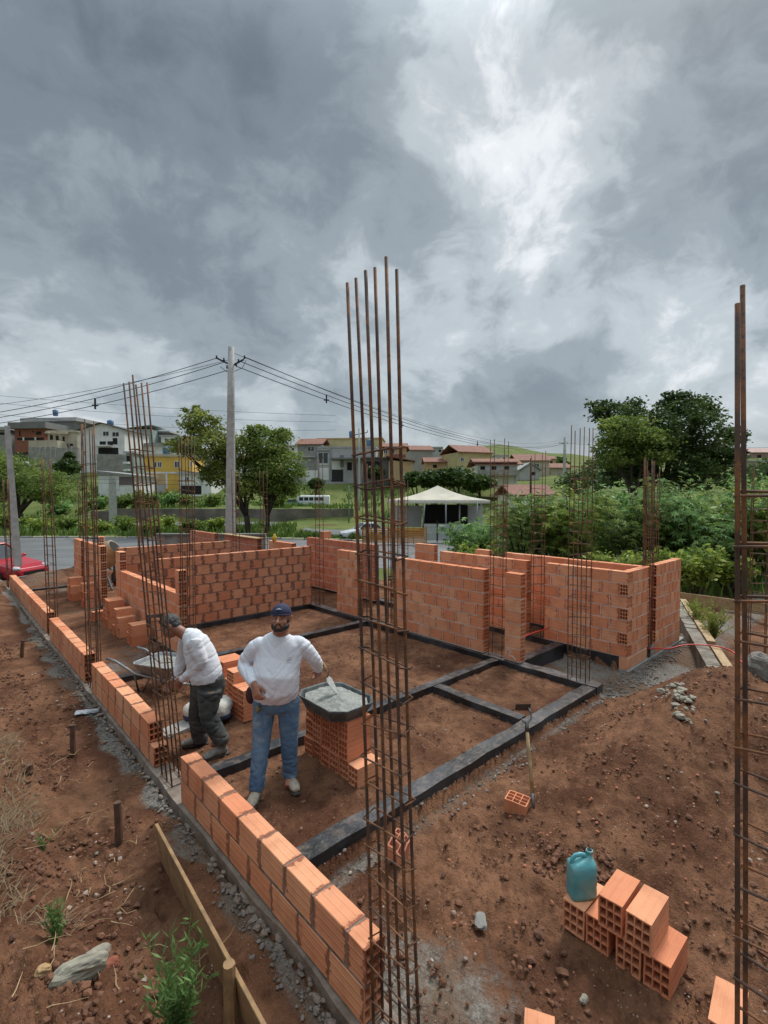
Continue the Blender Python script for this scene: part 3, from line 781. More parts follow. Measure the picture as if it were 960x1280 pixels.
# stack in the lower right corner
loose(2.94, .86, -.155, 0, 'bottom right block of the small stack near the jerrycan, half uncovered', me=BM[0])
loose(2.94, 1.015, -.155, .01, 'bottom block of the small stack under the top right one', me=BM[2])
loose(2.945, 1.20, -.15, -.01, 'bottom block of the small stack, second from its left end', me=BM[4])
loose(2.945, 1.35, -.15, 0, 'bottom left block of the small stack, carrying the jerrycan', me=BM[5])
loose(2.92, .955, .038, .0, 'smooth orange block on top of the small stack, right of the other top one', me=BM[3])
loose(2.925, 1.115, .038, .02, 'streaked block on top of the small stack, right beside the jerrycan', me=BM[1])
loose(2.78, .50, -.13, .12, 'block lying on the soil in the lower right corner behind the near rebar bars', rx=0)
loose(1.96, 1.02, -.13, .5, 'block at the very bottom edge right of the central rebar column')
# half block standing on its end, holes up
hb = MB(); block(hb, (0,0,0), (0,0,1), (0,1,0), (-1,0,0), .13, .19, .14, True, (.4,.29,0)); 
o = hb.build('half_block', MAT['brick']); o.location = (3.84, 2.26, HZ(3.75,2.35)-.02); o.rotation_euler = (.05, -.08, .25)
tag(o, 'short cut block standing holes-up on the soil near the hoe', 'brick')
hb = MB(); block(hb, (0,0,0), (0,0,1), (0,1,0), (-1,0,0), .17, .13, .14, True, (.6,.29,0))
# knock a corner off so that it reads as broken
me_v = []
for v in hb.v:
    x_, y_, z_ = v
    if z_ > .1: z_ -= max(0, (-x_-.03))*.7+max(0, .07-y_)*.6
    me_v.append((x_, y_, z_))
hb.v = me_v
o = hb.build('broken_block', MAT['brick_red']); o.location = (2.66, 2.62, -.17); o.rotation_euler = (.12, .18, .35)
tag(o, 'broken hollow block with jagged ribs behind the central rebar column', 'brick')

# ------------------------------------------------------------------ mortar tray
def tray():
    rim = [(2.75,4.28),(3.06,4.33),(3.22,3.98),(3.22,3.82),(2.94,3.60),(2.76,3.80)]
    rim = [(2.72,4.22),(2.82,4.33),(3.10,4.33),(3.24,4.20),(3.24,3.72),(3.14,3.60),(2.84,3.60),(2.72,3.72)]
    cx, cy = 2.98, 3.965; n = len(rim)
    mb = MB(); z0, z1 = .478, .60
    L = []
    for (k, z) in ((.80, z0), (.98, z1), (1.04, z1+.004), (1.04, z1-.012), (1.015, z1-.014), (.83, z0-.006)):
        L.append([(cx+(x-cx)*k, cy+(y-cy)*k, z) for x, y in rim])
    vs = [p for l_ in L for p in l_]; fs = []
    for i in range(5):
        for j in range(n):
            fs.append((i*n+j, i*n+(j+1)%n, (i+1)*n+(j+1)%n, (i+1)*n+j))
    fs.append(tuple(range(n))); fs.append(tuple(5*n+j for j in range(n))[::-1])
    mb.add(vs, fs); root = empty('mortar_tray', (cx, cy, z0)); tag(root, 'dark plastic tray heaped with wet mortar on the block stack', 'mortar tray')
    o = mb.build('basin', MAT['tray']); o.parent = root; o.matrix_parent_inverse = Matrix.Translation(-root.location)
    # mortar surface
    mb = MB(); G = 26; vs = []; ids = {}
    for i in range(G+1):
        for j in range(G+1):
            u, v = i/G*2-1, j/G*2-1
            x = cx+u*.235; y = cy+v*.335
            if abs(u)+abs(v) > 1.62: s_ = 1.62/(abs(u)+abs(v)); x = cx+u*s_*.235; y = cy+v*s_*.335
            e = max(abs(u), abs(v))
            z = .572+.045*gau(x, y, 3.0, 3.85, .14, .17)+.02*fbm(x*11, y*11, 1, 3)+.035*abs(fbm(x*14, y*14, 6, 3))*(1-e**4)
            ids[i,j] = len(vs); vs.append((x, y, z))
    fs = [(ids[i,j], ids[i+1,j], ids[i+1,j+1], ids[i,j+1]) for i in range(G) for j in range(G)]
    mb.add(vs, fs); o = mb.build('mortar', MAT['cement'], smooth=True); o.parent = root; o.matrix_parent_inverse = Matrix.Translation(-root.location)
    # worn blue and white sticker on the short side towards the camera
    mb = MB(); lb = simple('worn sticker', (.42,.47,.55), .6, (.25,.29,.36), 20)
    def P(u, w):
        a = Vector((2.855, 3.606)); b = Vector((3.125, 3.606)); p = a.lerp(b, u)
        k = lerp(.86, .985, w); return Vector((cx+(p.x-cx)*k, cy+(p.y-cy)*k-.010, lerp(z0+.025, z1-.02, w)))
    mb.add([P(0,0),P(1,0),P(1,1),P(0,1)], [(0,1,2,3)])
    o1 = mb.build('sticker', lb); o1.parent = root; o1.matrix_parent_inverse = Matrix.Translation(-root.location)
    mb = MB(); nb = simple('navy print', (.05,.07,.2), .6)
    for (u0,u1,w0,w1) in ((.1,.35,.3,.45),(.45,.6,.35,.75),(.65,.9,.5,.62),(.12,.3,.6,.7)):
        q = [P(u0,w0),P(u1,w0+.05),P(u1,w1+.05),P(u0,w1)]; mb.add([p+Vector((0,-.002,0)) for p in q], [(0,1,2,3)])
    o2 = mb.build('print', nb); o2.parent = o1
tray()
# trowel: blade in the mortar, handle up to the worker's hand
def trowel(tip, hand):
    tip, hand = Vector(tip), Vector(hand); root = empty('trowel', tip); tag(root, 'mason trowel dipping into the mortar tray from the standing worker\'s hand', 'trowel')
    d = (hand-tip).normalized(); s = d.cross(Vector((0,0,1))).normalized(); up = s.cross(d).normalized()
    P = lambda a, b, c: d*a+s*b+up*c
    mb = MB(); t_ = .0025
    poly = [(0,0),(.05,.035),(.17,.062),(.205,.03),(.205,-.03),(.17,-.062),(.05,-.035)]
    vs = [P(a,b,t_) for a,b in poly]+[P(a,b,-t_) for a,b in poly]; n = len(poly)
    mb.add(vs, [tuple(range(n)), tuple(range(n,2*n))[::-1]]+[(i,n+i,n+(i+1)%n,(i+1)%n) for i in range(n)]); mb.build('blade', simple('mortar smeared steel', (.42,.43,.41), .6, (.3,.3,.28), 20), root)
    mb = MB(); mb.tube([P(.2,0,0),P(.23,0,.03),P(.27,0,.035)], .006, 8); mb.build('tang', MAT['steel'], root, smooth=True)
    mb = MB(); mb.tube([P(.265,0,.035),P(.29,0,.035),P(.33,0,.035),P(.375,0,.035),P(.385,0,.035)], [.009,.014,.016,.013,.006], 10); mb.build('handle', MAT['wood_pale'], root, smooth=True)
trowel((3.02,3.98,.60), (2.90,4.17,.93))

# ------------------------------------------------------------------ jerrycan
def jerry():
    root = empty('jerrycan', (3.06, 1.425, .038), -.62); root.scale = (.94,.94,.94); tag(root, 'dented turquoise plastic jerrycan standing on the small block stack', 'jerrycan')
    m, nt, b = mat('turquoise plastic'); t = NT(nt); P = t.obj()
    c = t.mix(t.ramp(t.noise(9, 5, .65, P), .45, .7), (.09,.36,.40), (.18,.38,.38)); c = t.mix(t.math('MULTIPLY', t.ramp(t.noise(25, 4, .7, P), .58, .75), .5), c, (.2,.2,.17))
    t.l(c, b.inputs['Base Color']); b.inputs['Roughness'].default_value = .42; t.l(t.bump(t.noise(14, 3, .6, P), .006), b.inputs['Normal'])
    def ring(cx, cy, a, b_, z, e=4, n=28):
        out = []
        for i in range(n):
            w = 2*math.pi*i/n; ca, sa = math.cos(w), math.sin(w)
            out.append(Vector((cx+a*math.copysign(abs(ca)**(2/e), ca), cy+b_*math.copysign(abs(sa)**(2/e), sa), z)))
        return out
    S = [(0,0,.082,.052,0),(0,0,.09,.06,.008),(0,0,.093,.063,.03),(0,0,.09,.060,.09),(0,0,.093,.063,.10),(0,0,.09,.06,.17),(0,0,.092,.062,.21),(0,0,.088,.056,.232),(.012,0,.07,.044,.25),(.03,0,.045,.032,.262),(.052,0,.024,.024,.272),(.055,0,.019,.019,.285),(.055,0,.019,.019,.30),(.055,0,.023,.023,.301),(.055,0,.023,.023,.315),(.055,0,.016,.016,.316),(.055,0,.015,.015,.29)]
    vs = []; n = 28
    for s in S: vs += ring(s[0], s[1], s[2], s[3], s[4], 5 if s[2] > .04 else 2)
    fs = [(i*n+j, i*n+(j+1)%n, (i+1)*n+(j+1)%n, (i+1)*n+j) for i in range(len(S)-1) for j in range(n)]
    fs += [tuple(range(n))[::-1], tuple((len(S)-1)*n+j for j in range(n))]
    mb = MB(); mb.add(vs, fs); mb.build('body', m, root, smooth=True)
    mb = MB(); mb.tube([(-.075,0,.215),(-.07,0,.262),(-.05,0,.285),(-.01,0,.29),(.02,0,.282),(.035,0,.26)], [(.016,.012)]*6, 10); mb.build('handle', m, root, smooth=True)
    mb = MB(); mb.tube([(.055,0,.3165),(.055,0,.32)], .0155, 14); mb.build('mouth', MAT['dark'], root)
jerry()

# ------------------------------------------------------------------ hoe
def hoe():
    b0 = Vector((3.80, 2.20, HZ(3.8,2.2)-.05)); tp = Vector((4.0, 2.40, .50)); root = empty('hoe', b0); tag(root, 'hoe leaning upside down with its handle stuck in the soil by the black beam', 'hoe')
    d = (tp-b0); L = d.length; d.normalize()
    mb = MB(); mb.tube([d*0, d*.1, d*.17], [.012,.015,.017], 10); mb.build('ferrule', MAT['steel'], root, smooth=True)
    mb = MB(); mb.tube([d*.15, d*.4+Vector((.004,0,0)), d*L*.7, d*L], [.0165,.017,.0165,.016], 10); mb.build('handle', MAT['wood_pale'], root, smooth=True)
    s = Vector((FY,-FX,0)); up = Vector((0,0,1))
    q = d*L
    mb = MB(); mb.tube([q-d*.04, q+d*.01, q+d*.04+s*.01, q+d*.07+s*.045, q+d*.12+s*.05, q+d*.17+s*.03], [.02,.019,.011,.009,.009,.010], 8); mb.tube([q+d*.03, q+d*.05-s*.03, q+d*.08-s*.05], [.009,.008,.007], 8)
    mb.build('neck', MAT['steel'], root, smooth=True)
    c = q+d*.175; mb = MB(); f = Vector((FX,FY,0))
    vs = []
    for z in (-.004, .004):
        for (a, b_) in ((-.09,-.03),(.05,-.035),(.05,.05),(-.09,.045)): vs.append(c+s*a+f*b_*.5+Vector((0,0,z-b_*.9)))
    mb.add(vs, [(0,1,2,3)[::-1],(4,5,6,7),(0,1,5,4),(1,2,6,5),(2,3,7,6),(3,0,4,7)]); mb.build('blade', simple('dark hoe steel', (.05,.05,.052), .6, (.09,.06,.045), 12), root)
hoe()

# ------------------------------------------------------------------ wheelbarrow
def barrow():
    root = empty('wheelbarrow', (2.36, 7.10, -.09), math.atan2(.88,-.47)); tag(root, 'grey wheelbarrow full of mortar behind the leaning rebar column', 'wheelbarrow')
    def rr(a, b, z, ox=0): return [Vector((ox+a*sx*kx, b*sy*ky, z)) for sx, sy, kx, ky in ((-1,-1,.8,1),(1,-1,.8,1),(1,-1,1,.8),(1,1,1,.8),(1,1,.8,1),(-1,1,.8,1),(-1,1,1,.8),(-1,-1,1,.8))]
    rings = [rr(.2,.15,.2,.02), rr(.33,.27,.42), rr(.345,.285,.425), rr(.345,.285,.41), rr(.215,.16,.19,.02)]
    vs = [p for r_ in rings for p in r_]; fs = [(i*8+j, i*8+(j+1)%8, (i+1)*8+(j+1)%8, (i+1)*8+j) for i in range(4) for j in range(8)]
    fs += [tuple(range(8)), tuple(range(32,40))[::-1]]
    mb = MB(); mb.add(vs, fs); mb.build('pan', MAT['galv'], root)
    mb = MB(); G = 12; vs = [(lerp(-.27,.27,i/G), lerp(-.22,.22,j/G), .385+.05*abs(fbm(i*.5,j*.5,2,3))) for i in range(G+1) for j in range(G+1)]
    mb.add(vs, [(i*(G+1)+j,(i+1)*(G+1)+j,(i+1)*(G+1)+j+1,i*(G+1)+j+1) for i in range(G) for j in range(G)]); mb.build('mortar', MAT['cement'], root, smooth=True)
    for s in (-1,1):
        mb = MB(); mb.tube([(-.6,s*.05,.16),(-.2,s*.15,.18),(.3,s*.24,.27),(.62,s*.27,.42),(.78,s*.27,.44)], .016, 8); mb.build('handle', MAT['galv'], root, smooth=True)
        mb = MB(); mb.tube([(.1,s*.19,.22),(.2,s*.2,.02),(.28,s*.2,.0),(.34,s*.22,.26)], .012, 8); mb.build('leg', MAT['steel'], root, smooth=True)
    mb = MB(); pts = [(-.6+.15*math.cos(a), 0, .17+.15*math.sin(a)) for a in [2*math.pi*i/18 for i in range(19)]]; mb.tube(pts, .035, 8, cap=False); mb.build('tyre', MAT['black'], root, smooth=True)
    mb = MB(); mb.tube([(-.6,-.06,.17),(-.6,.06,.17)], .03, 10); mb.tube([(-.6,-.008,.17),(-.6,.008,.17)], .13, 16); mb.build('rim', MAT['steel'], root)
barrow()

# ------------------------------------------------------------------ boards, stakes, bag, rocks, hose
def stake(x, y, h, r, label, tilt=(0,0), m='wood_old'):
    z = HZ(x, y); mb = MB(); pts = [(0,0,-.08),(tilt[0]*.3,tilt[1]*.3,h*.4),(tilt[0],tilt[1],h)]
    mb.tube(pts, [r*1.05, r, r*.9], 9); 
    mb.v = [(a+.15*r*noise.noise(Vector((a*60,b*60,c*12))), b+.15*r*noise.noise(Vector((a*60,c*12,b*60))), c) for a, b, c in mb.v]
    o = mb.build('wooden_stake', MAT[m]); o.location = (x, y, z); tag(o, label, 'stake'); return o
stake(1.03, 5.95, .30, .028, 'dark short stake in the trench level with the bending worker', (.005,.01))
stake(1.02, 4.18, .31, .030, 'dark stake standing alone in the soil left of the near low wall', (-.005,.01))
stake(1.05, 10.1, .28, .03, 'dark stake in the trench nearest the far low walls', (.02,0))
stake(.62, 5.6, .1, .03, 'low broken stake half sunk in the embankment')
stake(1.045, 2.28, .36, .034, 'brown round stake holding the tilted board at the bottom edge', (0,.01), 'wood')
bd = MB(); M_ = Matrix.Translation((1.13, 2.9, .09)) @ Matrix.Rotation(R(-3.2), 4, 'Z') @ Matrix.Rotation(R(-7), 4, 'Y')
bd.cbox(-.011, .011, -1.25, .84, -.15, .14, .003, M=M_)
tag(bd.build('formwork_board', MAT['wood'], loc=(1.13,2.9,.0)), 'long board standing on edge beside the brown stake at the bottom', 'board')
bd = MB(); a = WP(850, 13.0); bd.cbox(14.4, 14.44, 0.9, 4.35, -.2, .08, .004)
tag(bd.build('formwork_board', MAT['wood_pale'], loc=(14.42,2.6,-.2)), 'pale board set on edge before the shrubs on the right', 'board')
bd = MB(); bd.cbox(1.60, 1.63, 4.60, 4.60+.02, 0, .01, .002)
# neighbour's edge beam with formwork on its crown
kb = MB(); A = Vector((13.9,4.15)); B = Vector((8.0,1.72)); d = (B-A).normalized(); n_ = Vector((-d.y, d.x))
for i in range(24):
    p = A.lerp(B, i/24); q = A.lerp(B, (i+1)/24); w_ = .1+.012*noise.noise(Vector((i*.7,0,0))); zz = -.03+.03*noise.noise(Vector((i*.5,3,0)))
    kb.prism([p-n_*w_, q-n_*w_, q+n_*w_, p+n_*w_], -.45, zz)
tag(kb.build('edge_beam', simple('rough stained concrete', (.27,.24,.2), .95, (.14,.115,.09), 4, .02, 14, world=True), loc=(11,3,-.45)), 'rough concrete edge beam running away on the right behind the red hose', 'edge beam')
kb = MB()
for (t0, t1, o_) in ((.0,.32,.11),(.36,.62,.12),(.66,.98,.12)):
    p = A.lerp(B, t0); q = A.lerp(B, t1); kb.prism([p+n_*o_, q+n_*o_, q+n_*(o_+.13), p+n_*(o_+.13)], -.05, .0)
tag(kb.build('plank', MAT['wood_pale'], loc=(11,3.2,-.05)), 'pale planks laid along the concrete edge beam', 'planks')
# red hose
hp = [(8.4,4.62,.05),(8.75,3.9,-.02),(9.08,3.02,.02),(9.37,3.0,.02),(9.6,2.75,.03),(9.75,2.5,.05),(9.8,2.2,.06),(9.55,1.95,.02),(9.3,1.7,-.02),(9.2,1.45,-.06),(9.1,1.0,-.15),(9.3,.4,-.2)]
hp = [(6.95,4.10,.30),(7.6,4.0,.22),(8.19,3.9,.17)]
def spline(P_, k=6):
    P_ = [Vector(p) for p in P_]; out = []
    for i in range(len(P_)-1):
        p0, p1, p2, p3 = P_[max(i-1,0)], P_[i], P_[i+1], P_[min(i+2,len(P_)-1)]
        for j in range(k):
            t = j/k; out.append(.5*((2*p1)+(p2-p0)*t+(2*p0-5*p1+4*p2-p3)*t*t+(3*p1-p0-3*p2+p3)*t**3))
    return out+[P_[-1]]
mr = simple('red hose', (.62,.04,.025), .45, (.5,.03,.02), 5)
hz_ = MB(); hz_.tube(spline([(9.03,3.09,.0),(9.25,3.0,-.03),(9.45,2.9,-.05),(9.75,2.7,.0),(9.9,2.35,.03),(9.75,2.05,.04),(9.45,1.85,-.02),(9.25,1.6,-.1),(9.1,1.3,-.16),(8.9,.9,-.2),(8.8,.2,-.24)]), .0125, 8)
tag(hz_.build('hose', mr, smooth=True, loc=(9.5,2.3,0)), 'bright red hose running from the end wall over the edge beam to the right', 'hose')
hz_ = MB(); hz_.tube(spline([(6.9,4.3,.32),(7.5,4.45,.26),(8.2,4.5,.22)]), .011, 8)
tag(hz_.build('hose', mr, smooth=True, loc=(7.5,4.4,.2)), 'short length of red hose seen through the gap right of the free-standing pier', 'hose')

def rock(name, label, x, y, s, m, cat='rock', rz=0, seed=1, z=None, sharp=.35, rx=0, res=(16,11)):
    mb = MB(); mb.ball((0,0,0), 1, *res); vs = []
    for v in mb.v:
        p = Vector(v); k = 1+sharp*noise.noise(p*1.3+Vector((seed,0,0)))+.18*noise.noise(p*3.5+Vector((0,seed,0)))+.06*noise.noise(p*9)
        p = p*k; p = Vector((math.copysign(abs(p.x)**.8, p.x), math.copysign(abs(p.y)**.8, p.y), math.copysign(abs(p.z)**.85, p.z)))
        vs.append((p.x*s[0], p.y*s[1], p.z*s[2]))
    mb.v = vs; o = mb.build(name, m); o.rotation_euler = (rx, 0, rz); o.location = (x, y, (HZ(x, y) if z is None else z)+s[2]*.55); return tag(o, label, cat)
rk = simple('grey stone', (.30,.27,.21), .9, (.17,.15,.12), 7, .012, 22)
m, nt, b = mat('layered grey stone'); t = NT(nt); P = t.obj(); mp = t.n('ShaderNodeMapping'); mp.inputs['Scale'].default_value = (6,38,20); mp.inputs['Rotation'].default_value = (.3,.2,.1); t.l(P, mp.inputs[0])
n1 = t.noise(1, 5, .65, mp.outputs[0]); c = t.mix(t.ramp(n1, .35, .65), (.36,.33,.25), (.16,.145,.115)); t.l(c, b.inputs['Base Color']); b.inputs['Roughness'].default_value = .9; t.l(t.bump(n1, .02), b.inputs['Normal'])
rock('rock', 'large layered grey rock in the soil at the lower left', .50, 2.86, (.125,.052,.055), m, rz=-.15, seed=4)
rock('rock', 'small yellowish stone touching the large layered rock', .355, 2.93, (.035,.028,.03), simple('ochre stone', (.4,.25,.11), .9, (.3,.19,.1), 12, .004), seed=2)
rock('rock', 'flat pale stone just above the large layered rock', .60, 3.06, (.09,.05,.02), rk, rz=.4, seed=9)
rock('brick_shard', 'reddish lump of broken block beside the flat pale stone', .67, 2.98, (.045,.035,.03), simple('red shard', (.27,.08,.04), .9, (.16,.05,.03), 9, .006), cat='shard', seed=5)
rock('rock', 'whitish broken rock at the very bottom left edge', .66, 2.33, (.1,.045,.03), rk, rz=-.2, seed=7)
rock('rock', 'greyish cement lump on the soil right of the central rebar column', 2.62, 1.90, (.07,.04,.02), MAT['concrete'], rz=.7, seed=3)
rock('rock', 'pale oval pebble left of the small block stack', 2.63, 1.20, (.03,.02,.016), rk, seed=12)
rock('rock', 'grey boulder on the edge of the soil mound beside the pale slab', 7.05, 1.2, (.15,.15,.17), simple('dark boulder', (.2,.18,.155), .9, (.11,.09,.075), 7, .02, 20), seed=15)
# little heap of grey rubble on the mound
random.seed(21)
for i in range(48):
    a = rnd(0, 1); x = lerp(6.15, 5.35, a)+rnd(-.13,.13); y = lerp(1.88, 1.38, a)+rnd(-.1,.1); s = .010+.028*random.random()**1.8
    o = rock('rubble_stone', 'angular grey rubble stone in the small heap on the soil mound', x, y, (s*1.3, s, s*.7), rk, cat='rubble stone', rz=rnd(0,3), seed=30+i, res=(7,5), sharp=.6); o['group'] = 'grey rubble stones heaped on the mound'
# cement bag
mb = MB(); mb.ball((0,0,0), 1, 26, 16); vs = []
for v in mb.v:
    p = Vector(v); q = Vector((math.copysign(abs(p.x)**.6, p.x)*.27, math.copysign(abs(p.y)**.6, p.y)*.18, math.copysign(abs(p.z)**.75, p.z)*.12))
    q += p*(.035*abs(noise.noise(q*9))+.02*noise.noise(q*22)); vs.append((q.x, q.y, max(q.z,-.1)))
mb.v = vs
for i, f in enumerate(mb.f):
    c_ = sum((Vector(mb.v[k]) for k in f), Vector())/len(f)
    if c_.z < -.015 and c_.y < .1: mb.m[i] = 1
o = mb.build('cement_bag', [MAT['bag'], cloth('blue bag print', (.05,.08,.17), (.08,.1,.15), .02)], smooth=True); o.location = (2.42, 5.78, .04); o.rotation_euler = (.1, 0, -.75)
tag(o, 'crumpled pale cement bag with a blue lower half behind the bending worker', 'cement bag')
mb = MB(); rough(mb, -.17, .17, -.12, .12, 0, .05, .04, .01); o = mb.build('concrete_slab', MAT['concrete']); o.location = (2.02, 5.75, -.10); o.rotation_euler = (0,0,.3)
tag(o, 'small pale slab of set mortar lying left of the bending worker\'s legs', 'mortar slab')
# wrapper
mb = MB(); G = 10; vs = []
for i in range(G+1):
    for j in range(G+1): u, v = i/G-.5, j/G-.5; vs.append((u*.26, v*.12, .02+.03*abs(fbm(u*7, v*7, 4, 3))+.02*(1-4*v*v)))
nv = len(vs); mb.add(vs+[(a,b,c-.006) for a,b,c in vs], [(i*(G+1)+j,(i+1)*(G+1)+j,(i+1)*(G+1)+j+1,i*(G+1)+j+1) for i in range(G) for j in range(G)]+[(nv+i*(G+1)+j,nv+i*(G+1)+j+1,nv+(i+1)*(G+1)+j+1,nv+(i+1)*(G+1)+j) for i in range(G) for j in range(G)])
o = mb.build('wrapper', simple('white wrapper', (.6,.61,.62), .5, (.12,.12,.13), 14)); o.location = (1.36, 6.9, -.06); o.rotation_euler = (0,0,-.5)
tag(o, 'crumpled white and black wrapper on the ground beside the second low wall', 'wrapper')
# wooden clamp on the leaning column, small board tied on the doorway column
bd = MB(); bd.box(-.13,.02,-.012,.012,-.03,0.0); bd.box(-.125,-.10,-.013,.013,-.12,-.03); bd.box(-.01,.015,-.013,.013,-.1,-.03)
o = bd.build('rebar_tie', MAT['steel']); o.location = (1.57, 4.78, 1.53); o.rotation_euler = (0,0,-.5); tag(o, 'dark bent metal clamp hooked on the leaning rebar column', 'clamp')
bd = MB(); bd.cbox(-.2,.2,-.03,.03,-.04,0,.004); bd.cbox(-.12,.22,.035,.07,.0,.035,.004)
o = bd.build('board_offcut', MAT['wood_old']); o.location = (6.8, 7.12, .98); o.rotation_euler = (.05,.05,.4); tag(o, 'dark board offcut wedged in the doorway rebar column', 'board')
# white scrap through the doorway
rock('plaster_lump', 'white lump of plaster on the dark sill seen through the doorway', 8.0, 7.65, (.1,.07,.05), MAT['white'], cat='plaster lump', seed=8)
# ------------------------------------------------------------------ people
def remesh(mb, voxel, smooth=2, disp=None):
    o = mb.build('tmp', MAT['white']); m_ = o.modifiers.new('r', 'REMESH'); m_.mode = 'VOXEL'; m_.voxel_size = voxel; m_.adaptivity = 0
    s = o.modifiers.new('s', 'SMOOTH'); s.iterations = smooth; s.factor = .5
    dg = bpy.context.evaluated_depsgraph_get(); ev = o.evaluated_get(dg); me = bpy.data.meshes.new_from_object(ev)
    bpy.data.objects.remove(o)
    if disp:
        for v, n in [(v, v.normal.copy()) for v in me.vertices]: v.co += n*disp(v.co)
    me.materials.clear(); me.polygons.foreach_set('use_smooth', [True]*len(me.polygons)); me.update(); return me
def part(name, me, m, parent):
    for q in (m if isinstance(m, list) else [m]): me.materials.append(q)
    o = bpy.data.objects.new(name, me); col.objects.link(o); o.parent = parent; return o
def hand(mb, w, d, up, side, s=1.0, curl=.5, grip=False):
    """w wrist, d direction of the fingers, up = back of the hand, side = thumb side"""
    d, up, side = Vector(d).normalized(), Vector(up).normalized(), Vector(side).normalized(); w = Vector(w)
    side = (side-d*side.dot(d)).normalized(); up = d.cross(side) if d.cross(side).dot(up) > 0 else -d.cross(side)
    P = lambda a, b, c: w+d*(a*s)+side*(b*s)+up*(c*s)
    mb.tube([P(-.03,0,0),P(.01,0,0),P(.05,0,0),P(.09,0,-.004)], [(.02,.027),(.021,.029),(.016,.042),(.013,.042)], 12, ref=up)
    for i, (b, L, r) in enumerate(((.030,.078,.0105),(.010,.086,.0108),(-.011,.080,.0102),(-.030,.064,.0092))):
        a0 = .08; pts = [P(a0-.02,b*.9,-.003)]; ang = 0; a, c = a0, -.003
        for k, f in enumerate((.45,.32,.23)):
            pts.append(P(a, b*(1+.06*k), c)); ang += curl*(1.0 if k else .7)*(1+.08*i); a += L*f*math.cos(ang); c -= L*f*math.sin(ang)
        pts.append(P(a, b*1.1, c)); mb.tube([q for q in pts], [r*s*1.05, r*s*1.05, r*s, r*s*.92, r*s*.75], 8)
    if grip: tp = [P(.01,.022,-.006),P(.035,.045,-.02),P(.06,.042,-.045),P(.08,.03,-.06)]
    else: tp = [P(.01,.022,-.006),P(.04,.05,-.016),P(.07,.058,-.03),P(.092,.054,-.042)]
    mb.tube(tp, [.016*s,.0145*s,.0115*s,.009*s], 8)
def head(mb, c, fwd, up, s=1.0):
    """skull, jaw, nose, brow, lips, ears, neck handled outside"""
    f, u = Vector(fwd).normalized(), Vector(up).normalized(); r = f.cross(u).normalized(); u = r.cross(f)
    c = Vector(c); P = lambda a, b, d: c+f*(a*s)+r*(b*s)+u*(d*s)
    M = Matrix((f, r, u)).transposed()
    mb.ball(P(-.012,0,.03), (.098*s,.077*s,.092*s), 18, 12, M=M)
    mb.ball(P(.022,0,-.035), (.066*s,.062*s,.078*s), 16, 10, M=M)
    mb.ball(P(.055,0,-.083), (.028*s,.032*s,.024*s), 12, 8, M=M)
    mb.tube([P(.078,0,.022),P(.098,0,-.005),P(.112,0,-.022),P(.094,0,-.034)], [.009*s,.012*s,.016*s,.011*s], 8)
    mb.ball(P(.094,.013,-.028), .010*s, 8, 6); mb.ball(P(.094,-.013,-.028), .010*s, 8, 6)
    mb.tube([P(.068,-.05,.03),P(.084,-.025,.035),P(.083,0,.03),P(.084,.025,.035),P(.068,.05,.03)], .011*s, 8)
    mb.tube([P(.078,-.024,-.055),P(.089,0,-.053),P(.078,.024,-.055)], .0075*s, 8); mb.tube([P(.076,-.02,-.065),P(.086,0,-.065),P(.076,.02,-.065)], .008*s, 8)
    for q in (-1,1):
        mb.ball(P(.052,q*.045,-.02), (.028*s,.02*s,.025*s), 10, 7, M=M)
        mb.tube([P(-.002,q*.074,.02),P(-.016,q*.086,.03),P(-.022,q*.086,.005),P(-.008,q*.078,-.025)], [.008*s,.012*s,.011*s,.008*s], 8)
    return P, M

def LF(r, d, z, RT):                                        # figure frame: r to the picture's right, d away, z up
    return Vector((RT[0]+FY*r+FX*d, RT[1]-FX*r+FY*d, RT[2]+z))

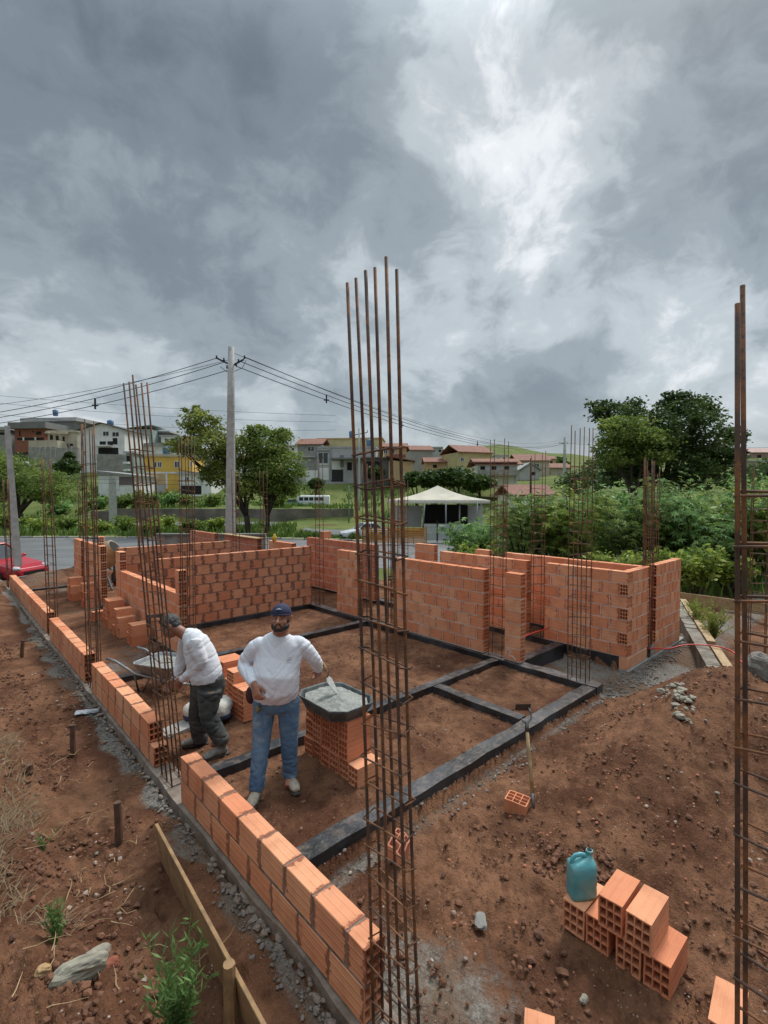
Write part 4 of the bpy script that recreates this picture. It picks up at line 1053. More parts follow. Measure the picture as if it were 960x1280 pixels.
def man_standing():
    # figure coordinates from measured joints; root between the feet
    root = empty('person', (2.30, 3.98, -.09)); tag(root, 'stocky bearded man in white long-sleeved shirt, blue jeans and backwards cap, facing the camera', 'person')
    Wd = (0.0,0.0,0.0)
    def G(r, z, d=0): return LF(r, d, z, Wd)               # local to root
    # lens direction -> r measured from root
    fw = Vector((-FX,-FY,0)); rt = Vector((FY,-FX,0))
    neck = G(.05,1.42,.0); hd = G(.06,1.60,-.03)
    shL, shR = G(-.165,1.352,.0), G(.23,1.355,.03)          # picture left / right shoulder
    elL, wrL = G(-.315,1.165,.03), G(-.165,1.065,-.17)
    elR, wrR = G(.355,1.17,.10), G(.35,1.02,.32)
    hpL, hpR = G(-.10,.86,0), G(.115,.86,.02)
    knL, knR = G(-.125,.47,-.05), G(.115,.47,.03)
    anL, anR = G(-.15,.09,-.12), G(.11,.09,.08)
    handL = (wrL, (G(.10,-.07,-.06))); handR = (wrR, G(.03,-.10,.05))
    # skin body
    b = MB()
    P, M = head(b, hd, fw+rt*-.05+Vector((0,0,.22)), Vector((0,0,1))+fw*-.12, 1.04)
    b.tube([hd+Vector((0,0,-.06)), neck+Vector((0,0,.02)), neck+Vector((0,0,-.06))], [.070,.076,.09], 14)
    b.tube([neck+Vector((0,0,-.04)), G(.03,1.25,0), G(.02,1.05,-.01), G(.0,.9,0)], [(.06,.10),(.09,.14),(.12,.15),(.12,.15)], 16, ref=fw)
    for s_, e_, w_ in ((shL, elL, wrL), (shR, elR, wrR)): b.tube([s_, s_.lerp(e_,.5), e_, e_.lerp(w_,.5), w_], [.05,.048,.042,.038,.028], 12)
    for h_, k_, a_ in ((hpL,knL,anL),(hpR,knR,anR)): b.tube([h_, k_, a_], [.08,.055,.04], 12); b.tube([a_, a_+fw*.12+Vector((0,0,-.05))], [.04,.03], 8)
    hand(b, wrL+ (wrL-elL).normalized()*.03, (wrL-elL).normalized()*.45+G(.12,-.75,-.15), G(-.3,.1,-.9), G(.7,.1,-.3), 1.08, .7)
    hand(b, wrR+ (wrR-elR).normalized()*.03, (wrR-elR).normalized()*.35+G(-.05,-.8,.1), G(.7,.1,-.5), G(-.7,.0,-.5), 1.08, .62, True)
    body = part('body', remesh(b, .0065, 2), MAT['skin'], root)
    # eyes
    for q in (-1,1):
        e = MB(); e.ball(P(.0665,q*.031,.007), .0112, 10, 8); part_ = e.build('eye', MAT['eyew'], root, smooth=True)
        i_ = MB(); i_.ball(P(.0735,q*.031,.0065), .0062, 8, 6); o_ = i_.build('iris', MAT['black'], part_)
    # beard, moustache, brows
    bb = MB()
    for k in range(11):
        a = R(-88+176*k/10); yy = math.sin(a)*.066; xx = .012+math.cos(a)*.052
        bb.ball(P(xx, yy, -.052-.028*math.cos(a)), (.017,.017,.027), 8, 6)
        if k in (0,10): bb.ball(P(xx-.002, yy, -.02), (.013,.010,.03), 8, 6)
    for k in range(5): bb.ball(P(.07, (-2+k)*.014, -.088), (.016,.014,.02), 8, 6)
    bb.tube([P(.078,-.032,-.066),P(.092,-.014,-.044),P(.097,0,-.042),P(.092,.014,-.044),P(.078,.032,-.066)], .0065, 8)
    part('beard', remesh(bb, .006, 1, lambda c: .002*noise.noise(c*90)), MAT['hairblack'], root)
    for q in (-1,1):
        e = MB(); e.tube([P(.076,q*.052,.026),P(.089,q*.033,.034),P(.091,q*.014,.028)], [.004,.0055,.005], 6); e.build('eyebrow', MAT['hairblack'], root)
    # cap worn backwards
    cp = MB(); cp.ball(P(-.012,0,.052), (.106,.086,.088), 20, 14, M=M)
    me = remesh(cp, .008, 1)
    import bmesh
    bm = bmesh.new(); bm.from_mesh(me); cpos = P(-.012,0,.052); fN = (P(1,0,0)-P(0,0,0)).normalized(); uN = (P(0,0,1)-P(0,0,0)).normalized()
    dl = [v for v in bm.verts if (v.co-cpos).dot(uN) + .10*((v.co-cpos).dot(fN)) < -.002]
    bmesh.ops.delete(bm, geom=dl, context='VERTS'); bm.to_mesh(me); bm.free()
    cap = part('cap', me, MAT['navy'], root); so = cap.modifiers.new('t', 'SOLIDIFY'); so.thickness = .004; so.offset = 1
    bnd = MB(); bnd.tube([P(-.012+.108*math.cos(a), .088*math.sin(a), .052-.004-.0108*math.cos(a)) for a in [2*math.pi*i/24 for i in range(25)]], (.006), 6, cap=False); bnd.build('band', MAT['navy'], cap)
    lg = MB(); lg.tube([P(.088,-.025,.085),P(.094,0,.088),P(.088,.025,.085)], [.003,.009,.003], 8); lg.build('badge', simple('pale badge', (.35,.4,.5), .7), cap)
    # shirt
    s = MB()
    s.tube([G(.05,1.462,.005), G(.045,1.43,.0), G(.04,1.37,.01), G(.03,1.24,-.005), G(.012,1.10,-.045), G(.005,.98,-.04), G(0,.925,-.012), G(0,.885,.0)],
           [(.078,.085),(.09,.14),(.115,.212),(.138,.217),(.178,.218),(.182,.220),(.162,.213),(.152,.21)], 24, ref=fw)
    for sh, e_, w_ in ((shL,elL,wrL),(shR,elR,wrR)):
        inn = sh.lerp(G(.035,1.37,0), .5)+Vector((0,0,.012))
        s.tube([inn, sh.lerp(inn,.35), sh.lerp(e_,.12), sh.lerp(e_,.45), sh.lerp(e_,.85), e_.lerp(w_,.12), e_.lerp(w_,.5), w_.lerp(e_,.08)], [.06,.074,.076,.072,.065,.063,.057,.045], 16)
    def wr(c):
        r_ = c.x*FY-c.y*FX; s_ = abs(r_-.02)
        a = noise.noise(Vector((r_*5, c.z*15-s_*16, 1.5))); b2 = noise.noise(Vector((r_*9+4, c.z*26+s_*20, 5)))
        f = max(0, 1-abs(a)*4)**1.5; g = max(0, 1-abs(b2)*4)**1.5
        k = 1.25 if (c.z < 1.02 or s_ > .2) else .55
        return -(.0065*f+.002*g)*k+.001
    part('shirt', remesh(s, .010, 9, wr), MAT['shirt'], root)
    for (e_, w_) in ((elL,wrL),(elR,wrR)):
        d = (w_-e_).normalized(); c = MB(); c.tube([w_-d*.035, w_-d*.03, w_+d*.012, w_+d*.016], [.04,.0445,.042,.036], 14); c.build('cuff', MAT['shirt'], root, smooth=True)
    cl = MB(); cl.tube([G(.05+.066*math.sin(a), 1.466-.014*math.cos(a), -.07*math.cos(a)) for a in [2*math.pi*i/22 for i in range(23)]], .010, 8, cap=False); cl.build('collar', MAT['shirt'], root, smooth=True)
    lg = MB()
    for (dr, dz_, w2) in ((0,.012,.012),(0,-.002,.026),(0,-.014,.03)):
        lg.tube([G(.155+dr-w2, 1.27+dz_, -.142), G(.155+dr+w2, 1.27+dz_, -.128)], .0025, 5)
    lg.build('chest_print', simple('grey print', (.3,.3,.28), .9), root)
    # jeans
    j = MB(); j.tube([G(0,.96,-.01), G(0,.87,0), G(0,.78,.01), G(.0,.73,.01)], [(.135,.195),(.14,.205),(.135,.205),(.10,.16)], 20, ref=fw)
    for h_, k_, a_, sg in ((hpL,knL,anL,-1),(hpR,knR,anR,1)):
        j.tube([h_+Vector((0,0,-.02)), h_.lerp(k_,.5), k_, k_.lerp(a_,.5), a_+Vector((0,0,.05)), a_+Vector((0,0,-.015))], [(.115,.108),(.10,.098),(.083,.082),(.078,.076),(.076,.072),(.08,.074)], 16, ref=fw)
    def wj(c):
        n = noise.noise(Vector((c.x*8, c.y*8, c.z*16+2))); k = 1.9 if c.z < .35 else (1.2 if c.z > .7 else .8)
        return -(max(0,1-abs(n)*3.5)**1.4)*.005*k+.001
    part('jeans', remesh(j, .010, 6, wj), MAT['jeans'], root)
    # boots
    for a_, dr, nm in ((anL, .0, 0), (anR, .10, 1)):
        toe = (fw+rt*(.55 if nm else -.05)).normalized(); bt = MB(); z0 = -.085+.09
        base = Vector((a_.x, a_.y, 0))
        bt.tube([base+toe*-.055+Vector((0,0,.05)), base+toe*0+Vector((0,0,.055)), base+toe*.08+Vector((0,0,.05)), base+toe*.15+Vector((0,0,.042)), base+toe*.195+Vector((0,0,.035))], [(.038,.035),(.048,.043),(.042,.048),(.034,.05),(.018,.032)], 14, ref=(0,0,1))
        bt.tube([base+Vector((0,0,.04)), base+toe*-.012+Vector((0,0,.13))], [.047,.05], 12)
        bo = part('boot', remesh(bt, .009, 2), MAT['boot'], root)
        so = MB(); so.tube([base+toe*-.09+Vector((0,0,.006)), base+toe*-.03+Vector((0,0,.008)), base+toe*.09+Vector((0,0,.008)), base+toe*.17+Vector((0,0,.008)), base+toe*.215+Vector((0,0,.010))], [(.010,.03),(.013,.041),(.013,.050),(.013,.048),(.010,.028)], 12, ref=(0,0,1)); so.build('sole', MAT['sole'], bo, smooth=True)
    # pouch and tape measure on the belt
    p_ = MB(); p_.ball(G(-.235,.88,.02), (.05,.045,.085), 10, 8); p_.build('pouch', simple('dark red pouch', (.07,.02,.018), .7), root, smooth=True)
    p_ = MB(); p_.ball(G(-.13,.82,-.14), (.028,.028,.03), 12, 8); p_.tube([G(-.13,.83,-.16), G(-.13,.795,-.172)], .012, 8); p_.build('tape_measure', simple('worn tape measure', (.25,.2,.08), .4, (.06,.06,.05), 60), root, smooth=True)
man_standing()

def man_bending():
    root = empty('person', (2.09, 5.12, -.09)); tag(root, 'grey-haired man in white shirt and dark trousers bending over the rebar, seen side-on', 'person')
    D0 = 2.09*FX+5.12*FY; r0 = 2.09*FY-5.12*FX
    def G(px, py, d=0):                                     # joint from its measured place, d metres behind the figure's plane
        D = D0+d; w = WP(px, D, py); return w-Vector((2.09,5.12,-.09))
    lf = Vector((-FY,FX,0)); rt = -lf; fw = Vector((-FX,-FY,0))      # he faces left
    hd = G(211,785,.0); neck = G(226,793,0)
    shN, shF = G(240,806,-.16), G(230,801,.16)
    elN, wrN = G(250,832,-.16), G(226,851,-.05)
    elF, wrF = G(224,828,.16), G(216,850,.08)
    hip = G(256,858,0); hpN, hpF = G(259,866,-.09), G(250,866,.09)
    knN, anN = G(257,899,-.12), G(273,931,-.1)
    knF, anF = G(243,900,.10), G(246,930,.12)
    b = MB(); fdir = lf*.8+fw*.25+Vector((0,0,-.5)); P, M = head(b, hd, fdir, Vector((0,0,1))+lf*.5, .98)
    b.tube([hd+rt*.02, neck, neck+rt*.07+Vector((0,0,-.03))], [.06,.06,.08], 14)
    b.tube([neck+rt*.07+Vector((0,0,-.06)), G(245,818,0), hip], [(.06,.08),(.10,.12),(.12,.12)], 14, ref=lf)
    for s_, e_, w_ in ((shN,elN,wrN),(shF,elF,wrF)): b.tube([s_, e_, e_.lerp(w_,.5), w_], [.048,.041,.036,.027], 12)
    for h_, k_, a_ in ((hpN,knN,anN),(hpF,knF,anF)): b.tube([h_, k_, a_], [.08,.055,.04], 12); b.tube([a_, a_+lf*.1+Vector((0,0,-.05))], [.04,.03], 8)
    hand(b, wrN+(wrN-elN).normalized()*.03, lf*.55+Vector((0,0,-.7)), fw*.8+lf*.1, lf*.6+Vector((0,0,.5)), 1.0, .6, True)
    hand(b, wrF+(wrF-elF).normalized()*.03, lf*.5+Vector((0,0,-.7))+fw*.2, -fw, lf*.6+Vector((0,0,.5)), 1.0, .6, True)
    part('body', remesh(b, .0068, 2), MAT['skin2'], root)
    for q in (-1,1):
        e = MB(); e.ball(P(.064,q*.031,.008), .0125, 8, 6); e.build('eye', MAT['eyew'], root, smooth=True)
    h = MB(); h.ball(P(-.022,0,.05), (.098,.084,.082), 18, 12, M=M); h.ball(P(-.055,0,.0), (.06,.074,.06), 14, 10, M=M); h.tube([P(.05,-.03,.10),P(.06,0,.108),P(.05,.03,.10)], .02, 8)
    part('hair', remesh(h, .008, 1, lambda c: .006*noise.noise(c*45)+.004*noise.noise(c*100)), MAT['hairgrey'], root)
    s = MB()
    s.tube([neck+rt*.02+Vector((0,0,-.01)), G(235,796,0), G(242,806,0), G(248,821,0), G(252,835,0), G(255,846,0), G(256,853,0)],
           [(.068,.068),(.11,.10),(.155,.14),(.178,.155),(.18,.165),(.182,.168),(.172,.16)], 22, ref=fw)
    s2 = [(neck, .07)]
    for sh, e_, w_ in ((shN,elN,wrN),(shF,elF,wrF)):
        s.tube([sh.lerp(G(246,810,0),.5), sh, sh.lerp(e_,.5), sh.lerp(e_,.88), e_.lerp(w_,.12), e_.lerp(w_,.5), w_.lerp(e_,.06)], [.06,.082,.072,.065,.062,.054,.044], 16)
    s.ball(G(238,820,0), (.07,.12,.13), 14, 10)              # loose cloth hanging from the chest
    def wr(c):
        r_ = c.x*FY-c.y*FX
        a = noise.noise(Vector((r_*6+c.z*5, c.z*13-r_*9, 1.5))); b2 = noise.noise(Vector((r_*8+4, c.z*24+r_*12, 5)))
        f = max(0, 1-abs(a)*4)**1.5; g = max(0, 1-abs(b2)*4)**1.5
        return -(.007*f+.0015*g)+.001
    part('shirt', remesh(s, .0105, 8, wr), MAT['shirt2'], root)
    for (e_, w_) in ((elN,wrN),(elF,wrF)):
        d = (w_-e_).normalized(); c = MB(); c.tube([w_-d*.03, w_-d*.025, w_+d*.02, w_+d*.024], [.038,.042,.040,.034], 12); c.build('cuff', MAT['shirt2'], root, smooth=True)
    j = MB(); j.tube([G(257,846,0), G(257,858,0), G(255,872,0), G(253,878,0)], [(.175,.135),(.185,.145),(.17,.14),(.11,.1)], 18, ref=lf)
    for h_, k_, a_ in ((hpN,knN,anN),(hpF,knF,anF)):
        j.tube([h_, h_.lerp(k_,.5), k_, k_.lerp(a_,.5), a_+Vector((0,0,.02)), a_+Vector((0,0,-.02))], [.122,.112,.092,.088,.084,.082], 16, ref=fw)
    part('trousers', remesh(j, .0105, 6, lambda c: -(max(0,1-abs(noise.noise(Vector((c.x*8,c.y*8,c.z*15+3))))*3.5)**1.4)*.010+.002), MAT['trousers'], root)
    for a_, tr in ((anN, lf*.75+fw*.65), (anF, lf*.9+fw*.35)):
        toe = tr.normalized(); base = Vector((a_.x, a_.y, 0)); bt = MB()
        bt.tube([base+toe*-.055+Vector((0,0,.05)), base+Vector((0,0,.06)), base+toe*.08+Vector((0,0,.05)), base+toe*.15+Vector((0,0,.04)), base+toe*.19+Vector((0,0,.035))], [(.04,.036),(.052,.045),(.042,.047),(.033,.047),(.02,.033)], 14, ref=(0,0,1))
        bt.tube([base+Vector((0,0,.04)), base+toe*-.01+Vector((0,0,.14))], [.047,.05], 12)
        bo = part('shoe', remesh(bt, .009, 2), MAT['shoe'], root)
        so = MB(); so.tube([base+toe*-.09+Vector((0,0,.006)), base+toe*-.02+Vector((0,0,.006)), base+toe*.1+Vector((0,0,.006)), base+toe*.2+Vector((0,0,.008))], [(.010,.03),(.012,.042),(.012,.048),(.010,.030)], 12, ref=(0,0,1)); so.build('sole', MAT['sole'], bo, smooth=True)
man_bending()
# ------------------------------------------------------------------ houses on the hill
def paint(c, v=.8, s=.5): return simple('wall paint', c, .85, tuple(x*v for x in c), s, .01, 4)
HM = dict(grey=paint((.33,.33,.325)), dgrey=paint((.2,.2,.195)), brick=paint((.33,.12,.075), .7, 1.5), beige=paint((.5,.45,.34)), white=paint((.8,.8,.78)), yellow=paint((.72,.46,.10)),
          pyellow=paint((.55,.48,.25)), teal=paint((.33,.42,.40)), peach=paint((.58,.4,.22)), lgrey=paint((.45,.45,.45)), conc=paint((.36,.34,.31), .65, .8), pink=paint((.45,.3,.26)), purple=paint((.2,.15,.16)))
def house(label, px0, px1, D, yb, yt, wallm, roof='flat', rh=1.2, over=.5, dep=8, yaw=0, wins=(), roofm=None, cat='house', group='houses on the hill', extra=None, slab=.3, base=0):
    k = D/F; pxc = (px0+px1)/2; w = (px1-px0)*k; h = (yb-yt)*k
    o = WP(pxc, D, yb); root = empty('house', o, TH-math.pi/2+yaw); tag(root, label, cat, group)
    X = lambda px: (px-pxc)*k
    Z = lambda py: (yb-py)*k
    mb = MB(); mb.box(-w/2, w/2, 0, dep, -3, h); mb.build('wall', HM[wallm] if isinstance(wallm, str) else wallm, root)
    rm = roofm or MAT['tile']
    mb = MB(); a, b = w/2+over, dep+over
    if roof == 'flat': mb.box(-a, a, -over, b, h+.003, h+slab); rm = roofm or HM['lgrey']
    elif roof == 'gx':                                        # ridge along the front
        t = .18; y0, y1, ym = -over, b, (dep)/2
        for (ya, yb_) in ((y0, ym), (y1, ym)):
            mb.add([(-a,ya,h-.1),(a,ya,h-.1),(a,yb_,h+rh),(-a,yb_,h+rh),(-a,ya,h-.1+t),(a,ya,h-.1+t),(a,yb_,h+rh+t),(-a,yb_,h+rh+t)], [(0,1,2,3),(4,7,6,5),(0,4,5,1),(1,5,6,2),(3,2,6,7),(0,3,7,4)])
    elif roof == 'gy':                                        # gable to the front
        t = .18
        for s in (-1,1):
            mb.add([(s*a,-over,h-.1),(0,-over,h+rh),(0,b,h+rh),(s*a,b,h-.1),(s*a,-over,h-.1+t),(0,-over,h+rh+t),(0,b,h+rh+t),(s*a,b,h-.1+t)], [(0,1,2,3),(4,7,6,5),(0,4,5,1),(1,5,6,2),(3,2,6,7),(0,3,7,4)])
        g = MB(); g.add([(-w/2,0,h),(w/2,0,h),(0,0,h+rh*.97),(-w/2,dep,h),(w/2,dep,h),(0,dep,h+rh*.97)], [(0,1,2),(3,5,4),(0,2,5,3),(1,4,5,2)]); g.build('gable', HM[wallm], root)
    elif roof == 'shedL' or roof == 'shedR':
        s = 1 if roof == 'shedR' else -1; t = .15
        mb.add([(-a*s,-over,h+rh),(a*s,-over,h),(a*s,b,h),(-a*s,b,h+rh),(-a*s,-over,h+rh+t),(a*s,-over,h+t),(a*s,b,h+t),(-a*s,b,h+rh+t)], [(0,1,2,3),(4,7,6,5),(0,4,5,1),(1,5,6,2),(3,2,6,7),(0,3,7,4)])
    if mb.v: mb.build('roof', rm, root)
    for wn in wins:
        a, b, c, d = wn[:4]; kind = wn[4] if len(wn) > 4 else 'window'
        x0, x1, z0, z1 = X(a), X(b), Z(d), Z(c)
        if kind == 'window':
            f = MB(); f.box(x0-.08, x1+.08, -.06, -.003, z0-.08, z1+.08); fo = f.build('window', HM['white'], root)
            g = MB(); xm = (x0+x1)/2; g.box(x0, xm-.04, -.075, -.062, z0, z1); g.box(xm+.04, x1, -.075, -.062, z0, z1); g.build('pane', MAT['glass'], fo)
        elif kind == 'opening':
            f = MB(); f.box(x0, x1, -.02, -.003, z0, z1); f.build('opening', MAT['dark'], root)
        elif kind == 'panel':
            f = MB(); f.box(x0, x1, -.10, -.003, z0, z1); f.build('panel', HM[wn[5]], root)
        elif kind == 'slab':
            f = MB(); f.box(x0, x1, -wn[6] if len(wn) > 6 else -1.2, -.003, z0, z1); f.build('balcony', HM[wn[5]], root)
        elif kind == 'gate':
            f = MB(); f.box(x0, x1, -.06, -.003, z0, z1); n = max(2, int((x1-x0)/.35))
            for i in range(n): q = lerp(x0, x1, (i+.5)/n); f.box(q-.03, q+.03, -.1, -.062, z0, z1)
            f.build('gate', MAT['black'], root)
        elif kind == 'post':
            f = MB(); f.box(x0, x1, -1.3, -1.1, z0, z1); f.build('post', HM[wn[5]], root)
    return root
# left cluster
house('long grey unfinished two-storey house crowning the left hill', 34, 99, 138, 545, 528, 'grey', 'flat', over=1.2, slab=1.0, dep=9, yaw=-.12, wins=[(41,43,528,531,'opening'),(57,60,529.5,532,'opening'),(69,77,531,534.5,'opening')])
house('red brick house under a grey flat roof on the left hill', 19, 60, 128, 551, 536.5, 'brick', 'flat', over=1.0, slab=1.6, dep=8, yaw=-.1, wins=[(48,55,540,544,'opening'),(43,45,539,541,'opening'),(25,27,539,546,'opening'),(22,58,547.5,550.5,'opening'),(30,32,547,551,'panel','white'),(46,48,547,551,'panel','white')], roofm=HM['dgrey'])
house('grey house cut by the left edge of the picture on the hill', -14, 14, 132, 560, 538, 'grey', 'flat', over=.6, slab=.8, wins=[(2,8,541,544,'opening')])
house('beige house with three stepped balconies on the left hill', 60, 100, 124, 560, 541, 'beige', 'flat', over=.3, slab=.5, dep=8, yaw=-.12, roofm=HM['beige'], wins=[(63,67,544,550,'opening'),(71,75,545,552,'opening'),(80,83,546,552,'opening'),(61,68,551,552.5,'slab','beige'),(69,76,553,554.5,'slab','beige'),(77,88,554,556,'slab','beige'),(61,66,540.5,542.5,'slab','beige'),(69,74,541,543,'slab','beige'),(77,90,541.5,543.5,'slab','beige'),(90,94,555,558,'opening')])
house('low beige block and retaining wall below the brick house', 36, 75, 120, 575, 551, 'beige', 'none', dep=3, yaw=-.1, cat='retaining wall', group='walls on the hill', wins=[(36,75,559,575,'panel','conc')])
house('grey block yard wall with fence posts below the balconied house', 46, 100, 117, 578, 560, 'conc', 'none', dep=1.2, yaw=-.08, cat='yard wall', group='walls on the hill', wins=[(q, q+1, 558, 572, 'panel', 'lgrey') for q in (50,57,64,71,78,85,92)])
house('pale sloping retaining wall beside the dark round bush on the hill', 62, 96, 112, 590, 577, 'lgrey', 'none', dep=.6, yaw=-.35, cat='retaining wall', group='walls on the hill')
house('white two-storey house with a wide gable and dark eaves', 100, 158, 110, 583, 538, 'white', 'gy', rh=1.5, over=.5, dep=10, yaw=-.06, roofm=MAT['asphalt'], wins=[(131,138,540,545,'window'),(143,151,541,546,'window'),(103,106,541,545,'window'),(102,104.5,552,556,'window'),(105,107,564,569,'window'),(126,134,552,557,'opening'),(136,143,552,557,'opening'),(124,150,560,571,'opening'),(124,142,557,559,'slab','white',1.5),(143,149,548,556,'opening')])
house('greenish teal house behind the leaning rebar column', 156, 190, 150, 560, 537, 'teal', 'shedL', rh=1.2, dep=9, wins=[(161,166,543,548,'opening'),(172,176,541,548,'opening')], roofm=HM['teal'])
house('grey house with a flat top right of the greenish one', 185, 212, 155, 560, 541, 'dgrey', 'flat', slab=.5, wins=[(189,193,545,550,'opening')])
house('long white wall with dark band behind the yellow house', 182, 222, 118, 585, 558, 'white', 'flat', slab=.7, roofm=HM['grey'])
house('slanting grey wall running down from the white gabled house', 124, 160, 106, 592, 568, 'conc', 'none', dep=.6, yaw=.25, cat='retaining wall', group='walls on the hill')
house('bright yellow two-storey house with white lower storey', 183, 240, 95, 619, 571, 'yellow', 'flat', over=.2, slab=.5, dep=9, yaw=.10, roofm=HM['beige'], wins=[(193,197,578,584,'window'),(199,203,578,584,'window'),(219,225,577,584,'window'),(238,240,577,583,'window'),(185,208,592,606,'panel','peach'),(183,240,590,592,'panel','white'),(187,192,598,604,'window'),(201,207,597,604,'window'),(208,210,591,611,'panel','white'),(186,207,606,619,'panel','lgrey')])
house('narrow pale building with balconies left of the yellow house', 158, 168, 97, 594, 567, 'teal', 'flat', over=.3, slab=.4, dep=6, wins=[(158.5,165,578,580,'slab','white'),(158.5,165,587,589,'slab','white'),(159,164,570,577,'opening')])
house('white outbuilding with a dark garage right of the yellow house', 224, 264, 93, 622, 593, 'white', 'flat', over=.3, slab=.5, dep=8, wins=[(226,252,607,618,'opening'),(232,236,597,602,'window')])
house('low white and purple garages on the slope below the hill', 122, 170, 84, 616, 595, 'white', 'shedR', rh=.8, dep=6, yaw=-.1, roofm=HM['grey'], wins=[(150,170,596,606,'panel','purple'),(133,150,598,612,'panel','white')])
# centre cluster
house('grey house with a red hipped roof behind the right street tree', 372, 402, 112, 600, 556, 'grey', 'gx', rh=1.6, dep=8, yaw=-.1, wins=[(385,393,559,564,'window'),(377,395,570,572,'slab','lgrey',.5)])
house('yellow upper storey rising behind the modern grey house', 397, 478, 118, 585, 549, 'pyellow', 'flat', over=.2, slab=.25, dep=8, yaw=-.08, roofm=HM['peach'])
house('modern grey house with dark gate and stepped volumes', 397, 470, 105, 602, 560, 'lgrey', 'flat', over=.1, slab=.3, dep=9, yaw=-.05, wins=[(398,410,566,579,'window'),(397,412,563,565,'panel','dgrey'),(399,411,580,581,'panel','white'),(412,415,560,600,'panel','grey'),(415,426,576,587,'panel','white'),(414,429,587,602,'gate'),(425,430,569,584,'panel','dgrey'),(430,433,568,602,'panel','lgrey'),(434,440,578,588,'opening'),(415,470,573,575,'slab','dgrey',1.8),(399,411,585,600,'panel','white')])
house('dark recessed house front with pergola right of the grey house', 455, 486, 103, 602, 573, 'dgrey', 'flat', over=.6, slab=.25, dep=8, roofm=HM['dgrey'], wins=[(457,475,577,588,'opening'),(457,475,590,598,'opening')])
house('peach house with a red roof beside the dark pergola', 480, 508, 112, 585, 559, 'peach', 'gx', rh=1.1, dep=8, wins=[(488,493,562,567,'window'),(480,484,563,567,'window'),(489,507,568,572,'panel','brick')])
house('pale annex with a sloping red roof below the peach house', 486, 516, 100, 582, 577, 'peach', 'shedR', rh=1.0, dep=7)
house('grey rendered house with a stepped red roof on the ridge', 513, 541, 128, 592, 563, 'grey', 'gx', rh=1.4, over=.3, dep=8, yaw=.1)
house('small house with a wide red roof left of the beige one', 532, 558, 108, 590, 578, 'peach', 'gx', rh=1.1, dep=6, wins=[(541,546,581,585,'opening')])
house('large beige house with a blank side wall and red roof', 571, 618, 104, 600, 566, 'pyellow', 'gx', rh=1.7, over=.4, dep=8, yaw=.35, wins=[(573,577,573,577,'window')])
house('house with red roofed veranda standing on concrete posts', 598, 646, 92, 590, 581, 'white', 'gx', rh=1.2, over=.9, dep=7, wins=[(600,606,583,588,'opening'),(614,620,583,588,'opening'),(630,636,583,588,'opening'),(597,645,588,595,'slab','conc',2.2),(599,602,595,604,'post','lgrey'),(615,619,595,604,'post','lgrey'),(640,643,595,604,'post','lgrey'),(585,646,577.6,578.6,'slab','brick',1.0)])
house('pale house with a red roof among others near the far pole', 646, 686, 140, 595, 576, 'beige', 'gx', rh=2.0, over=.5, dep=9, wins=[(655,659,580,585,'window'),(668,673,580,585,'window'),(650,684,585,586,'panel','pink')])
house('white gabled cottage left of the far utility pole', 650, 674, 120, 600, 588, 'lgrey', 'gy', rh=1.8, dep=7, roofm=HM['grey'], wins=[(664,669,590,594,'opening')])
house('low beige house right of the far utility pole', 688, 712, 145, 596, 585, 'beige', 'gx', rh=1.4, dep=7)
house('low building with an orange tiled roof behind the shrubs', 640, 692, 66, 640, 619, 'white', 'gx', rh=1.3, dep=6, yaw=.1)
house('small white house high on the far right hill', 903, 922, 230, 560, 551, 'white', 'gx', rh=1.5, dep=7, roofm=HM['lgrey'])
house('pinkish house on the far right hill by the picture edge', 938, 975, 150, 580, 566, 'pink', 'gx', rh=1.5, dep=8, roofm=HM['pink'], wins=[(945,950,569,573,'opening')])
house('low pale house below the pinkish one on the right', 926, 960, 130, 588, 577, 'beige', 'flat', dep=6)
house('white yard wall left of the modern grey house', 381, 397, 104, 602, 588, 'white', 'none', dep=.4, cat='yard wall', group='walls on the hill')
house('long low grey street wall before the hill houses', 352, 382, 103, 604, 595, 'lgrey', 'none', dep=.4, cat='yard wall', group='walls on the hill')

for (a_, b_, D_, yb_, yt_, c_, rf, lb) in ((203,222,140,562,546,'white','flat','small white block high on the ridge behind the yellow house'),(222,240,150,560,549,'beige','gx','small beige house on the ridge above the left street tree'),(160,184,122,572,560,'lgrey','flat','low grey house just below the greenish one'),
        (330,348,130,574,562,'peach','gx','peach house glimpsed between the street trees'),(352,374,135,570,558,'white','flat','white flat-topped house right of the street trees'),(300,322,125,585,570,'white','flat','white house glimpsed behind the utility pole'),(246,270,118,590,574,'lgrey','flat','grey house glimpsed through the left street tree'),
        (540,552,150,566,560,'lgrey','flat','tiny grey house on the ridge by the stepped roof'),(556,572,150,572,563,'beige','flat','tiny beige house left of the large beige one'),(618,634,150,580,570,'white','flat','tiny white house behind the veranda roof'),(676,694,170,580,574,'peach','gx','tiny peach house on the ridge left of the far pole'),(636,652,130,592,583,'pink','flat','tiny pinkish house between the veranda and the cottage')):
    k_ = D_/F; m_ = (a_+b_)/2
    house(lb, a_, b_, D_, yb_, yt_, c_, rf, rh=1.1, over=.4, dep=7, yaw=rnd(-.15,.15), wins=[(m_-5,m_-2,yt_+2.5,yt_+5.5,'window'),(m_+2,m_+5,yt_+2.5,yt_+5.5,'opening')])
